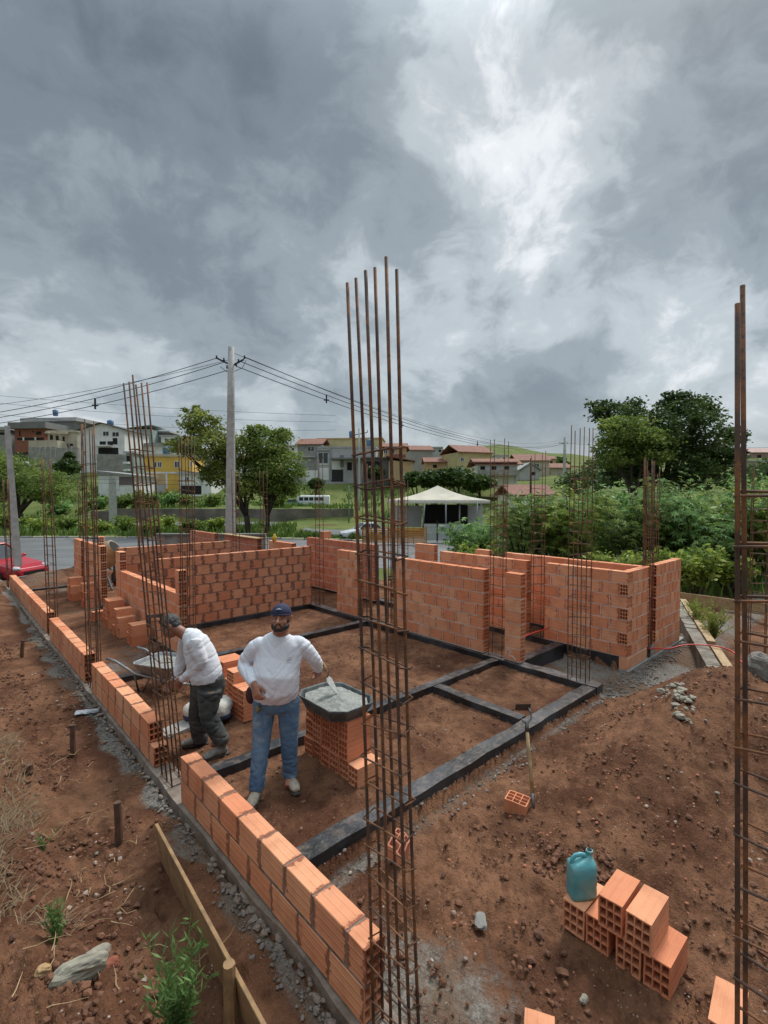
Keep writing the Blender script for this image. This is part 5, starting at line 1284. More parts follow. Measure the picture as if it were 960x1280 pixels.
# roof tanks and antennas
for (px_, D_, y_, h_) in ((72,136,522,0),(140,109,536,0),(209,93,570,0),(440,116,549,0),(462,104,560,0)):
    mb = MB(); mb.tube([(0,0,-.6),(0,0,.1),(0,0,.9),(0,0,1.05),(0,0,1.2)], [.6,.68,.72,.5,.2], 14); w = WP(px_, D_+3, y_-4); o = mb.build('water_tank', simple('blue tank', (.08,.17,.3), .5), smooth=True); o.location = w
    tag(o, {72:'blue water tank on the long grey house',140:'blue water tank behind the white gable',209:'blue water tank on the yellow house',440:'blue water tank on the yellow upper storey',462:'blue water tank on the modern grey house'}[px_], 'water tank')

# retaining wall along the side street
mb = MB(); n = 40
for i in range(n):
    p0, p1 = lerp(113, 442, i/n), lerp(113, 442, (i+1)/n)
    d0 = 66.0; a, b, c, d = WP(p0, d0), WP(p1, d0), WP(p1, d0+.4), WP(p0, d0+.4); t_ = (.72 if p0 > 130 else .4)+.03*math.sin(i*1.7)
    mb.prism([(q.x,q.y) for q in (a,b,c,d)], -1.3, t_)
tag(mb.build('retaining_wall', simple('stained concrete wall', (.21,.185,.15), .9, (.09,.08,.065), .35, .01, 3, world=True), loc=WP(280,66,z=-1)), 'long stained concrete retaining wall along the side street', 'retaining wall')
# low concrete wall with slab on top behind the house
mb = MB(); a, b = WP(196, 21.6), WP(332, 21.6)
def wallseg(mb, p, q, t, z0, z1):
    d = (q-p).to_2d().normalized(); n_ = Vector((-d.y, d.x))*t/2; p2, q2 = p.to_2d(), q.to_2d(); mb.prism([p2-n_, q2-n_, q2+n_, p2+n_], z0, z1)
wallseg(mb, a, b, .15, -1.1, .86); o = mb.build('boundary_wall', MAT['concrete'], loc=(a+b)/2); tag(o, 'low grey wall with a thin dark coping behind the sill wall', 'wall')
mb = MB(); wallseg(mb, a+Vector((0,0,0)), b, .34, .862, .93); c_ = mb.build('coping', HM['dgrey']); c_.parent = o; c_.matrix_parent_inverse = Matrix.Translation(-o.location)
# white and light green panel fence, orange barrier
mb = MB(); k = 40/F
fr = empty('panel_fence', WP(555, 40, z=-1.2), TH-math.pi/2+.05); tag(fr, 'pale corrugated panel fence below the canopy tent', 'fence')
for i in range(3):
    mb = MB(); x0 = (-25+i*17)*k
    for j in range(5): mb.box(x0, x0+16.4*k, -.02+.02*(j%2), .02+.02*(j%2), .1+j*.27, .1+j*.27+.262)
    mb.build('panel', simple('pale green sheet', (.45,.5,.47), .5, (.36,.4,.37), 2), fr)
    mb = MB(); mb.box(x0+16.5*k-.05, x0+16.5*k+.05, -.06, -.022, 0, 1.75); mb.build('post', MAT['dark'], fr)
fr = empty('barrier_fence', WP(495, 38, z=-1.2), TH-math.pi/2-.03); tag(fr, 'orange plastic mesh barrier by the white car', 'fence')
k = 38/F; om = simple('orange mesh', (.6,.24,.03), .6, (.42,.2,.05), 1.5)
for j in range(8):
    mb = MB(); mb.box(-42*k, 38*k, -.01, .01, .12+j*.15, .12+j*.15+.10); mb.build('band', om, fr)
for i in range(6):
    mb = MB(); mb.box((-42+i*16)*k-.03, (-42+i*16)*k+.03, .012, .06, 0, 1.45); mb.build('post', MAT['wood'], fr)

# ------------------------------------------------------------------ canopy tent
def tent():
    D = 50; k = D/F; root = empty('canopy_tent', WP(547, D, z=-1.05), TH-math.pi/2-.10); tag(root, 'white pyramid canopy tent on slanting poles across the street', 'tent')
    w, d = 59*k, 4.6; e, ap = 3.15, 4.6
    mb = MB(); n = 12; vs = []; C = [(-w,-d),(w,-d),(w,d),(-w,d)]
    ring = [];
    for i in range(4):
        a, b = C[i], C[(i+1)%4]
        for j in range(n): t = j/n; ring.append((lerp(a[0],b[0],t), lerp(a[1],b[1],t), j/n))
    L = 10; m_ = len(ring)
    for q in range(L+1):
        t = q/L
        for (x, y, u) in ring: sag = -.22*math.sin(math.pi*t)-.12*(1-t)*math.sin(math.pi*u)
        for (x, y, u) in ring: vs.append((x*(1-t), y*(1-t), lerp(e, ap, t**.92)-.28*math.sin(math.pi*t)+.18*(1-t)*(-math.sin(math.pi*u))*.0))
    fs = [(q*m_+i, q*m_+(i+1)%m_, (q+1)*m_+(i+1)%m_, (q+1)*m_+i) for q in range(L) for i in range(m_)]
    b0 = len(vs)
    for (x, y, u) in ring: vs.append((x*1.003, y*1.003, e-.28))
    fs += [(b0+i, b0+(i+1)%m_, (i+1)%m_, i) for i in range(m_)]
    mb.add(vs, fs); mb.build('canopy', simple('cream canvas', (.52,.48,.39), .8, (.42,.385,.31), .8), root, smooth=True)
    for (x, y) in ((-w*.25,-d),(w*.15,-d),(w*.42,-d*.9),(w*.75,-d),(-w*.9,-d),(-w,d),(w,d)):
        mb = MB(); mb.tube([(x*.95-.3*(1 if x<0 else -.2),y,0),(x,y,e)], .075, 8); mb.build('pole', MAT['galv'], root, smooth=True)
    mb = MB(); mb.box(-w*.95,-w*.35, d*.5, d*.55, 0.2, 2.5); mb.build('side_sheet', HM['white'], root)
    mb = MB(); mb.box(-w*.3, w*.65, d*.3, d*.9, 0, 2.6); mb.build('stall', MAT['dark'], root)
    mb = MB(); mb.box(-w*.3, w*.5, -d*.8, -d*.4, 0, .9); mb.build('counter', MAT['wood_old'], root)
    mb = MB(); mb.box(w*.66, w*.98, d*.4, d*.5, 0, 2.5); mb.build('side_sheet', HM['white'], root)
tent()

# ------------------------------------------------------------------ poles and cables
def pole(label, px, D, yt, zb, r0, r1, lean=0, arms=None, square=False, m=None, name='utility_pole'):
    base = WP(px, D, z=zb); top = WP(px+lean, D, yt); root = empty(name, base); tag(root, label, 'utility pole')
    mb = MB(); v = top-base; n = 4 if square else 14
    mb.tube([v*t for t in (0,.25,.5,.75,1)], [lerp(r0, r1, t) for t in (0,.25,.5,.75,1)], n, ref=(FY,-FX,0)); mb.build('shaft', m or MAT['pole'], root, smooth=not square)
    return root, v
U = Vector((FY,-FX,0))
pr, pv = pole('tall tapered concrete utility pole behind the walls, left of centre', 287, 20.5, 436, -1.0, .24, .125, lean=4)
top = pv
for (z, a, b, dy) in ((-.62,-.60,.0,.12), (-.60,.0,.55,-.15)):
    mb = MB(); mb.tube([top+U*a*.95+Vector((0,0,z+(.16 if a < 0 else -.18))), top+U*b*.95+Vector((0,0,z-(.12 if a<0 else -.10)))], .038, 6); mb.build('crossarm', MAT['black'], pr)
for (a, z) in ((-.6,-.45),(-.3,-.55),(-.17,-.85),(.55,-.45),(.3,-.6),(.2,-.75)):
    mb = MB(); c = top+U*a+Vector((0,0,z)); mb.tube([c+Vector((0,0,-.03)), c, c+Vector((0,0,.05)), c+Vector((0,0,.10))], [.03,.05,.03,.045], 8); mb.build('insulator', MAT['black'], pr, smooth=True)
mb = MB(); mb.tube([top*0+top+U*-.45+Vector((0,0,-.8)), top+U*-.2+Vector((0,0,-1.0)), top+U*.1+Vector((0,0,-1.0)), top+U*.45+Vector((0,0,-.85)), top+U*.62+Vector((0,0,-.55))], .012, 6); mb.build('jumper_cable', MAT['cable'], pr, smooth=True)
pole('short leaning square concrete pole at the left edge by the red car', 21.5, 17.9, 533, -.65, .17, .105, lean=-10, square=True)
pole('grey concrete pole on the grass beyond the street, left', 141, 57, 596, -1.0, .5, .42, square=True)
p2, v2 = pole('distant thin pole with a crossarm behind the central rebar column', 449, 72, 536, -.8, .16, .11)
mb = MB(); mb.tube([v2+U*-.9+Vector((0,0,-1.0)), v2+U*1.2+Vector((0,0,-.6))], .06, 6); mb.tube([v2+U*1.2+Vector((0,0,-.6)), v2+U*1.2+Vector((0,0,-.2))], .05, 6); mb.build('crossarm', MAT['cable'], p2)
p3_, v3 = pole('grey utility pole on the far right beside the low houses', 705, 78, 547, -.5, .26, .2)
mb = MB(); mb.tube([v3+U*-.9+Vector((0,0,-.9)), v3+U*.5+Vector((0,0,-.9))], .07, 6); mb.build('crossarm', MAT['cable'], p3_)
pole('dark thin post standing in the shrubs near the far houses', 663, 34, 573, -.8, .07, .06, m=MAT['wood_old'], name='post')
pole('thin green lamp post beside the side street wall', 436, 63, 607, -1, .09, .07, m=simple('green paint', (.12,.25,.14), .6), name='lamp_post')
def cable(label, P0, P1, sag, r=.014, spacers=(), ext=0):
    n = 26; pts = [P0.lerp(P1, i/n)-Vector((0,0,sag*4*(i/n)*(1-i/n))) for i in range(n+1)]
    mb = MB(); mb.tube(pts, r, 5, cap=False); o = mb.build('power_cable', MAT['cable']); recenter(o, P0)
    tag(o, label, 'cable', 'overhead cables')
    for s in spacers:
        c = P0.lerp(P1, s)-Vector((0,0,sag*4*s*(1-s)))-P0; mb = MB(); mb.tube([c+Vector((0,0,-.16)), c+Vector((0,0,.28))], .04, 6); mb.tube([c+U*-.13, c+U*.13], .035, 6); mb.build('spacer', MAT['cable'], o)
T = WP(287,20.5,z=-1.0)+pv
LFT = lambda py: WP(-330, 26, py)
cable('lowest overhead cable from the main pole to the left, with two spacers', T+U*-.17+Vector((0,0,-.95)), WP(-330,23,545), 1.0, spacers=(.245,.48))
cable('middle overhead cable from the main pole to the left', T+U*-.3+Vector((0,0,-.62)), WP(-330,23,541), 1.02)
cable('upper of the three bundled cables left of the main pole', T+U*-.6+Vector((0,0,-.45)), WP(-330,23.2,536), 1.0)
cable('single highest cable from the main pole to the left', T+Vector((0,0,-.5)), WP(-330,23.5,520), .85, r=.009)
RP = WP(705,78,z=-.5)+v3
cable('lowest overhead cable from the main pole towards the far right pole', T+U*.2+Vector((0,0,-.78)), RP+Vector((0,0,-.9)), 2.0, r=.018, spacers=(.09,.21,.42))
cable('middle overhead cable from the main pole towards the far right pole', T+U*.3+Vector((0,0,-.55)), RP+U*-.9+Vector((0,0,-.8)), 1.9, r=.018)
cable('upper bundled cable from the main pole towards the far right pole', T+U*.55+Vector((0,0,-.4)), RP+U*.5+Vector((0,0,-.8)), 2.0, r=.018)
cable('single thin top cable from the main pole towards the right', T+Vector((0,0,-.2)), RP+Vector((0,0,-.2)), 2.0, r=.011)
cable('cable leaving the far right pole towards the right edge', RP+Vector((0,0,-.9)), WP(1200,70,540), 1.5, r=.022)
for i, (a, b) in enumerate(((490,512),(496,520),(508,530))):
    cable(('thin far cable highest in the left sky','thin far cable in the middle of the left sky','thin far cable lowest in the left sky')[i], WP(-200,90,a-14), WP(420,110,b+8), 1.0+i*.5, r=.03)
for i, (a, b, c, d) in enumerate(((-50,588,330,598),(-50,592,330,604))):
    cable(('faint upper cable crossing in front of the hill','faint lower cable crossing in front of the hill')[i], WP(a,50,b), WP(c,45,d), .5, r=.013)

# ------------------------------------------------------------------ vehicles
def car(label, loc, rz, paintm, L=4.1, Wd=1.68, Hh=1.42, sedan=True):
    root = empty('parked_car', loc, rz); tag(root, label, 'car')
    # stations along x (front = +x): x, half width, belt height, sill, crown drop
    st = [(L/2,.60,.50,.34),(L/2-.06,.70,.60,.25),(L/2-.28,.78,.70,.20),(L/2-.8,.83,.80,.20),(L/2-1.15,.84,.87,.20),(.2,.84,.90,.20),(-.7,.84,.92,.20),(-L/2+.75,.83,.93,.22),(-L/2+.3,.78,.92,.24),(-L/2+.06,.70,.80,.30),(-L/2,.6,.62,.36)]
    vs = []; n = 10
    for (x, hw, bz, sz) in st:
        for (a, b) in ((-.86,sz),(-1,sz+.1),(-1.0,(sz+bz)/2+.05),(-.95,bz-.05),(-.84,bz),(.84,bz),(.95,bz-.05),(1.0,(sz+bz)/2+.05),(1,sz+.1),(.86,sz)): vs.append((x, a*hw*Wd/1.68, b))
    # crown of hood and boot: middle slightly higher via extra ridge
    fs = [(i*n+j, i*n+(j+1)%n, (i+1)*n+(j+1)%n, (i+1)*n+j) for i in range(len(st)-1) for j in range(n)]
    fs += [tuple(range(n))[::-1], tuple((len(st)-1)*n+j for j in range(n))]
    mb = MB(); mb.add(vs, fs); body = mb.build('body', paintm, root, smooth=False)
    bv = body.modifiers.new('b', 'BEVEL'); bv.width = .03; bv.segments = 2; bv.limit_method = 'ANGLE'; bv.angle_limit = R(20)
    # cabin: glass house and roof
    f0, f1, r1, r0 = .75, .12, -.95, (-1.45 if sedan else -1.75)
    def cab(x, hw, z): return [(x,-hw,z),(x,hw,z)]
    gl = [(f0,.74,.86),(f1,.60,Hh-.06),(r1,.60,Hh-.07),(r0,.72,.90)]
    vs = [p for g in gl for p in cab(*g)]; mb = MB()
    mb.add(vs, [(0,1,3,2),(2,3,5,4),(4,5,7,6),(0,2,4,6),(1,7,5,3)]); mb.build('windows', MAT['glass'], root)
    mb = MB(); mb.cbox(r1-.08, f1+.04, -.61, .61, Hh-.075, Hh, .03); mb.build('roof', paintm, root)
    for s in (-1,1):
        mb = MB()
        for (A, B) in (((f0+.02,.745*s,.87),(f1+.02,.61*s,Hh-.05)), ((r0,.725*s,.9),(r1-.04,.61*s,Hh-.05)), ((-.38,.75*s,.9),(-.38,.61*s,Hh-.05))): mb.tube([A,B], .028, 6)
        mb.build('pillar', paintm, root)
        mb = MB(); mb.ball((.66,s*.86,.93), (.08,.09,.06), 10, 7); mb.build('wing_mirror', paintm, root, smooth=True)
        mb = MB(); mb.ball((L/2-.16,s*.60,.60), (.17,.14,.09), 12, 8); mb.build('headlight', simple('headlight glass', (.6,.62,.64), .15), root, smooth=True)
        mb = MB(); mb.ball((-L/2+.10,s*.60,.74), (.08,.13,.12), 10, 7); mb.build('tail_light', simple('tail light', (.4,.02,.02), .3), root, smooth=True)
        for x in (L/2-.78, -L/2+.78):
            mb = MB(); mb.tube([(x,s*.70,.30),(x,s*.86,.30)], .31, 22); w = mb.build('wheel', MAT['black'], root)
            mb = MB(); mb.tube([(x,s*.865,.30),(x,s*.872,.30)], .19, 14); mb.build('rim', MAT['galv'], w)
    mb = MB(); mb.box(L/2-.02,L/2+.012,-.42,.42,.36,.47); mb.build('grille', MAT['black'], root)
    mb = MB(); mb.cbox(L/2-.12,L/2+.04,-.72,.72,.24,.34,.02); mb.build('bumper', MAT['black'], root)
    return root
redp = simple('glossy red paint', (.42,.02,.035), .25, (.36,.018,.03), 2); whp = simple('silver white paint', (.55,.57,.6), .3, (.5,.52,.54), 2)
w = WP(-16, 18.6, z=-.64); car('red car parked at the left edge, its front behind the short pole', w, TH-math.pi/2-.2, redp)
w = WP(455, 42.5, z=-1.22); car('silver white sedan parked beyond the walls near the central column', w, TH+math.pi/2+.35, whp)
def van():
    w = WP(392, 86, z=.4); root = empty('parked_van', w, TH-math.pi/2); tag(root, 'white van parked above the retaining wall', 'van')
    k = 86/F
    mb = MB(); mb.cbox(-20*k, 20*k, -.9, .9, .35, 2.1, .18); mb.build('body', HM['white'], root)
    mb = MB()
    for i in range(5): mb.box((-17+i*6.3)*k, (-17+i*6.3+5)*k, -.93, -.905, 1.2, 1.75)
    mb.build('windows', MAT['glass'], root)
    for x in (-13,13):
        mb = MB(); mb.tube([(x*k,-.93,.35),(x*k,-.7,.35)], .36, 14); mb.build('wheel', MAT['black'], root)
van()
w = WP(368, 84, z=.4); o = car('teal car half hidden beside the white van', w, TH-math.pi/2, simple('teal paint', (.08,.2,.19), .3), L=4.2)
# concrete mixer behind the tall pier
def mixer():
    root = empty('concrete_mixer', (3.62, 15.9, -.07), .3); tag(root, 'cream concrete mixer standing behind the tall block pier', 'concrete mixer')
    cm = simple('cream drum paint', (.5,.38,.2), .5, (.3,.25,.18), 6)
    ax = Vector((.35,-.6,.55)).normalized(); c = Vector((0,0,.95))
    mb = MB(); mb.tube([c-ax*.38, c-ax*.3, c-ax*.05, c+ax*.1, c+ax*.4, c+ax*.42], [.16,.3,.40,.40,.23,.24], 20); mb.build('drum', cm, root, smooth=True)
    mb = MB(); mb.tube([c+ax*.423, c+ax*.43], .2, 20); mb.build('mouth', MAT['dark'], root)
    mb = MB(); mb.tube([(-.5,.3,0),(-.3,0,.8)], .035, 8); mb.tube([(.5,.3,0),(.3,0,.8)], .035, 8); mb.tube([(-.5,.3,.1),(.5,.3,.1)], .03, 8); mb.tube([(0,-.4,0),(0,0,.6)], .035, 8); mb.build('frame', MAT['steel'], root)
    mb = MB(); mb.cbox(-.5,-.28,-.15,.25,.35,.75,.03); mb.build('motor_box', HM['white'], root)
    for s in (-1,1):
        mb = MB(); mb.tube([(s*.5,.3,.2),(s*.58,.3,.2)], .2, 16); mb.build('wheel', MAT['black'], root)
mixer()
def moto():
    root = empty('motorcycle', WP(112, 20.8, z=-1.0), TH-math.pi/2+math.pi); tag(root, 'dark motorcycle with a pale fairing mostly hidden behind the tall piers', 'motorcycle')
    for x in (-.65,.65):
        mb = MB(); pts = [(x+.26*math.cos(a),0,.31+.26*math.sin(a)) for a in [2*math.pi*i/18 for i in range(19)]]; mb.tube(pts, .05, 8, cap=False); mb.build('wheel', MAT['black'], root, smooth=True)
    mb = MB(); mb.tube([(.65,0,.31),(.45,0,.85),(.40,0,1.05)], .035, 8); mb.tube([(-.65,0,.31),(-.1,0,.45),(.42,0,.8)], .04, 8); mb.build('frame', MAT['steel'], root)
    mb = MB(); mb.ball((.12,0,.78), (.27,.13,.13), 14, 9); mb.build('tank', MAT['black'], root, smooth=True)
    mb = MB(); mb.ball((-.35,0,.78), (.36,.12,.07), 14, 8); mb.build('seat', MAT['black'], root, smooth=True)
    mb = MB(); mb.ball((.5,0,.95), (.13,.13,.14), 12, 8); mb.build('fairing', HM['white'], root, smooth=True)
    mb = MB(); mb.ball((0,0,.38), (.2,.14,.17), 12, 8); mb.build('engine', MAT['steel'], root, smooth=True)
    mb = MB(); mb.tube([(.36,-.34,1.08),(.42,0,1.05),(.36,.34,1.08)], .016, 8); mb.build('handlebar', MAT['steel'], root, smooth=True)
moto()
# small yellow canister on a far wall
mb = MB(); mb.tube([(0,0,0),(0,0,.12),(0,0,.15),(0,0,.19)], [.06,.06,.03,.03], 12); o = mb.build('bottle', simple('yellow plastic', (.6,.42,.03), .4), smooth=True); w = Vector((6.76,11.7,1.40)); o.location = w; tag(o, 'small yellow bottle standing on a far block wall', 'bottle')
# ------------------------------------------------------------------ vegetation
def leafquad(mb, c, s, tn, elong=1.6, dirn=None, mi=0):
    a = dirn or Vector((rnd(-1,1), rnd(-1,1), rnd(-.6,.6)))
    if a.length < .1: a = Vector((1,0,0))
    a.normalize(); b = a.cross(Vector((rnd(-1,1), rnd(-1,1), rnd(-1,1))));
    if b.length < .05: b = a.orthogonal()
    b.normalize(); h = s*elong/2; w = s/2
    mb.add([c-a*h, c+b*w-a*h*.1, c+a*h, c-b*w-a*h*.1], [(0,1,2,3)], mi, tn)
def crown(mb, blobs, n, s, jitter=.25, dens=9, elong=1.6, droop=0):
    """leaf clumps spread through and over each blob"""
    vol = [b[3]*b[4]+b[4]*b[5]+b[3]*b[5] for b in blobs]; tot = sum(vol)
    for b, v in zip(blobs, vol):
        k = int(n*v/tot); nc = max(4, k//dens)
        for i in range(nc):
            d = Vector((random.gauss(0,1), random.gauss(0,1), random.gauss(0,1)));
            d.normalize(); r = rnd(.45, 1.06)**.6*(1+.22*noise.noise(d*2.3+Vector((b[0],b[1],b[2]))))
            c = Vector((b[0]+d.x*r*b[3], b[1]+d.y*r*b[4], b[2]+d.z*r*b[5]))
            t0 = rnd(.05,.8); cs = min(b[3:6])*jitter
            ax = Vector((d.x, d.y, -droop+rnd(-.3,.3)))
            for j in range(dens):
                q = c+Vector((random.gauss(0,cs), random.gauss(0,cs), random.gauss(0,cs*.4)))
                if droop: q.z -= abs(random.gauss(0,cs))*droop
                leafquad(mb, q, s*rnd(.6,1.2), (max(0,min(1,t0+rnd(-.2,.2))),0,0), elong)
def tree(label, base, blobs, n, s, m, tr=.2, cat='tree', group=None, trunk_to=None, dens=9, elong=1.6, droop=0, jitter=.25, fork=.35, name='tree'):
    """blobs relative to base: (x right, y away, z, rx, ry, rz)"""
    B = []
    for (a, d, z, rx, ry, rz) in blobs:
        w = U*a+Vector((FX,FY,0))*d; B.append((w.x, w.y, z, rx, (rx+ry)/2, rz))
    root = empty(name, base); tag(root, label, cat, group)
    mb = MB(); top = min(b[2] for b in B); fz = top*fork+.2; mid = Vector((rnd(-.1,.1)*tr*4, rnd(-.1,.1), fz))
    mb.tube([(0,0,-.4),(0,0,.0),mid*.5+Vector((tr*.3,0,0)),mid], [tr*1.4,tr*1.1,tr*.9,tr*.8], 10)
    for b in B:
        e = Vector(b[:3]); c1 = mid.lerp(e,.35)+Vector((rnd(-.2,.2),rnd(-.2,.2),.15*(e-mid).length)); mb.tube([mid-Vector((0,0,.1)), c1, mid.lerp(e,.7)+Vector((rnd(-.2,.2),rnd(-.2,.2),.1)), e], [tr*.6,tr*.42,tr*.28,tr*.1], 7)
        for q in range(3):
            d = Vector((rnd(-1,1)*b[3],rnd(-1,1)*b[4],rnd(-.3,1)*b[5]))*.75; mb.tube([mid.lerp(e,.6), e+d*.4, e+d], [tr*.22,tr*.12,tr*.05], 5)
    mb.build('trunk', MAT['bark'], root, smooth=True)
    mb = MB(); crown(mb, B, n, s, dens=dens, elong=elong, droop=droop, jitter=jitter); mb.build('crown', m, root)
    return root
def at(px, D, dz=0):
    w = WP(px, D); return Vector((w.x, w.y, HZ(w.x, w.y)+dz))
random.seed(5)
# street trees behind the tall pole
k = 45/F
def bl(px, py, rx, rz, D=45, d=0, bpx=0, zb=-1.0): kk = D/F; return ((px-bpx)*kk, d, HC-(py-YH)*kk-zb, rx*kk, rx*kk*.8, rz*kk)
tree('feathery green tree with a wide left crown behind the utility pole', WP(308,45,z=-1.0), [bl(252,528,24,14,bpx=308),bl(262,556,34,18,bpx=308,d=-.5),bl(222,557,20,9,bpx=308,d=.5),bl(280,590,26,16,bpx=308),bl(300,560,22,20,bpx=308,d=.8),bl(315,610,18,12,bpx=308), bl(245,515,12,6,bpx=308)], 13500, .16, MAT['leaf_olive'], tr=.30, group='street trees beyond the house', droop=.35, dens=55, jitter=.34, elong=2)
tree('rounder green tree with a forked trunk right of the utility pole', WP(333,46,z=-1.0), [bl(335,555,26,20,D=46,bpx=333),bl(350,580,26,20,D=46,bpx=333,d=-.5),bl(322,590,22,18,D=46,bpx=333),bl(345,610,26,14,D=46,bpx=333,d=.4),bl(322,538,12,9,D=46,bpx=333),bl(352,545,14,10,D=46,bpx=333),bl(365,600,14,18,D=46,bpx=333)], 14500, .16, MAT['leaf_mid'], tr=.22, group='street trees beyond the house', droop=.35, dens=55, jitter=.32, elong=2)
tree('dark green tree with a leaning trunk at the left edge of the picture', WP(24,60,z=-1.0), [bl(20,590,30,22,D=60,bpx=24),bl(50,605,30,18,D=60,bpx=24),bl(-10,585,28,25,D=60,bpx=24),bl(68,618,20,12,D=60,bpx=24),bl(8,612,26,14,D=60,bpx=24)], 13000, .2, MAT['leaf_mid'], tr=.45, dens=45, jitter=.32)
# big dark tree behind the shrubs on the right
tree('big dark spreading tree rising above the shrubs on the right', WP(828,36,z=-.8), [bl(772,520,32,22,D=36,bpx=828,zb=-.8),bl(800,545,42,26,D=36,bpx=828,zb=-.8,d=-1.0),bl(850,530,44,32,D=36,bpx=828,zb=-.8),bl(885,555,30,26,D=36,bpx=828,zb=-.8),bl(752,512,18,14,D=36,bpx=828,zb=-.8),bl(845,505,22,14,D=36,bpx=828,zb=-.8),bl(870,515,22,14,D=36,bpx=828,zb=-.8),bl(830,582,66,24,D=36,bpx=828,zb=-.8,d=.5),bl(800,598,50,14,D=36,bpx=828,zb=-.8,d=.5),bl(880,598,40,14,D=36,bpx=828,zb=-.8,d=.5),bl(900,540,12,8,D=36,bpx=828,zb=-.8),bl(780,575,34,16,D=36,bpx=828,zb=-.8), bl(905,575,22,16,D=36,bpx=828,zb=-.8)], 36000, .16, MAT['leaf_dark'], tr=.4, dens=60, jitter=.26)
tree('yellowish tree crown nestled in front of the big dark tree', WP(790,33,z=-.8), [bl(783,540,30,22,D=33,bpx=790,zb=-.8),bl(810,560,30,22,D=33,bpx=790,zb=-.8),bl(765,565,22,20,D=33,bpx=790,zb=-.8)], 11000, .14, MAT['leaf_mid'], tr=.2, dens=50, jitter=.26)
for i, (px, py, D, rx, rz, lab) in enumerate(((545,597,80,22,10,'dark rounded tree left of the beige house'),(572,596,78,24,12,'dark rounded tree below the beige house'),(600,603,82,20,9,'dark rounded tree beside the veranda house'),(520,598,84,16,8,'small dark tree behind the tent roof'))):
    tree(lab, WP(px,D,z=-.3), [bl(px,py,rx,rz,D=D,bpx=px,zb=-.3),bl(px-rx*.5,py+4,rx*.6,rz*.8,D=D,bpx=px,zb=-.3)], 2600, .42, MAT['leaf_dark'], tr=.3, group='dark trees behind the tent')
for (px, py, D, rx, rz, lab) in ((86,583,100,13,9,'dark round bush on the slope below the white gabled house'),(88,572,103,5,7,'narrow dark bush beside the white gabled house'),(752,590,50,26,18,'dark tree left of the big tree'),(918,545,190,12,10,'lone umbrella shaped tree on the far right hill'),(975,590,60,40,20,'green tree mass behind the right rebar column'),(930,600,45,30,16,'green bush behind the near right rebar'),(730,602,44,34,17,'dark bush behind the shrubs near the far houses'),(395,604,96,8,6,'grey green bush before the modern grey house'),(470,590,100,10,8,'small tree before the dark recessed house'),(690,578,200,20,6,'low trees on the ridge behind the far pole')):
    zb = HC-(py+rz-YH)*D/F; tree(lab, WP(px,D,z=zb-.8), [bl(px,py,rx,rz,D=D,bpx=px,zb=zb-.8),bl(px-rx*.4,py+rz*.3,rx*.6,rz*.7,D=D,bpx=px,zb=zb-.8)], 1500, .0045*D, MAT['leaf_dark'], tr=.002*D, group=None, cat='tree' if rx > 13 else 'bush', name='tree' if rx > 13 else 'bush')

# palm on the right edge
root = empty('palm_tree', WP(962,30,z=-.8)); tag(root, 'palm with drooping fronds at the right edge behind the rebar', 'palm')
mb = MB(); mb.tube([(0,0,0),(.1,0,2.5),(.05,.1,5.0)], [.16,.13,.12], 10); mb.build('trunk', MAT['bark'], root, smooth=True)
mb = MB()
for i in range(16):
    a = 2*math.pi*i/16+rnd(-.15,.15); L = rnd(1.6,2.3); el = rnd(.2,1.1); c = Vector((.05,.1,5.0)); pts = []
    for q in range(9):
        t = q/8; pts.append(c+Vector((math.cos(a)*L*t*math.cos(el*.4), math.sin(a)*L*t*math.cos(el*.4), L*(math.sin(el)*t-1.0*t*t))))
    for q in range(8):
        for s in range(3):
            p = pts[q].lerp(pts[q+1], s/3)
            for sd in (-1,1):
                d = Vector((-math.sin(a)*sd, math.cos(a)*sd, -.7))*.35; leafquad(mb, p+d*.5, .06, (rnd(.1,.6),0,0), 7, d)
mb.build('fronds', MAT['leaf_dark'], root)

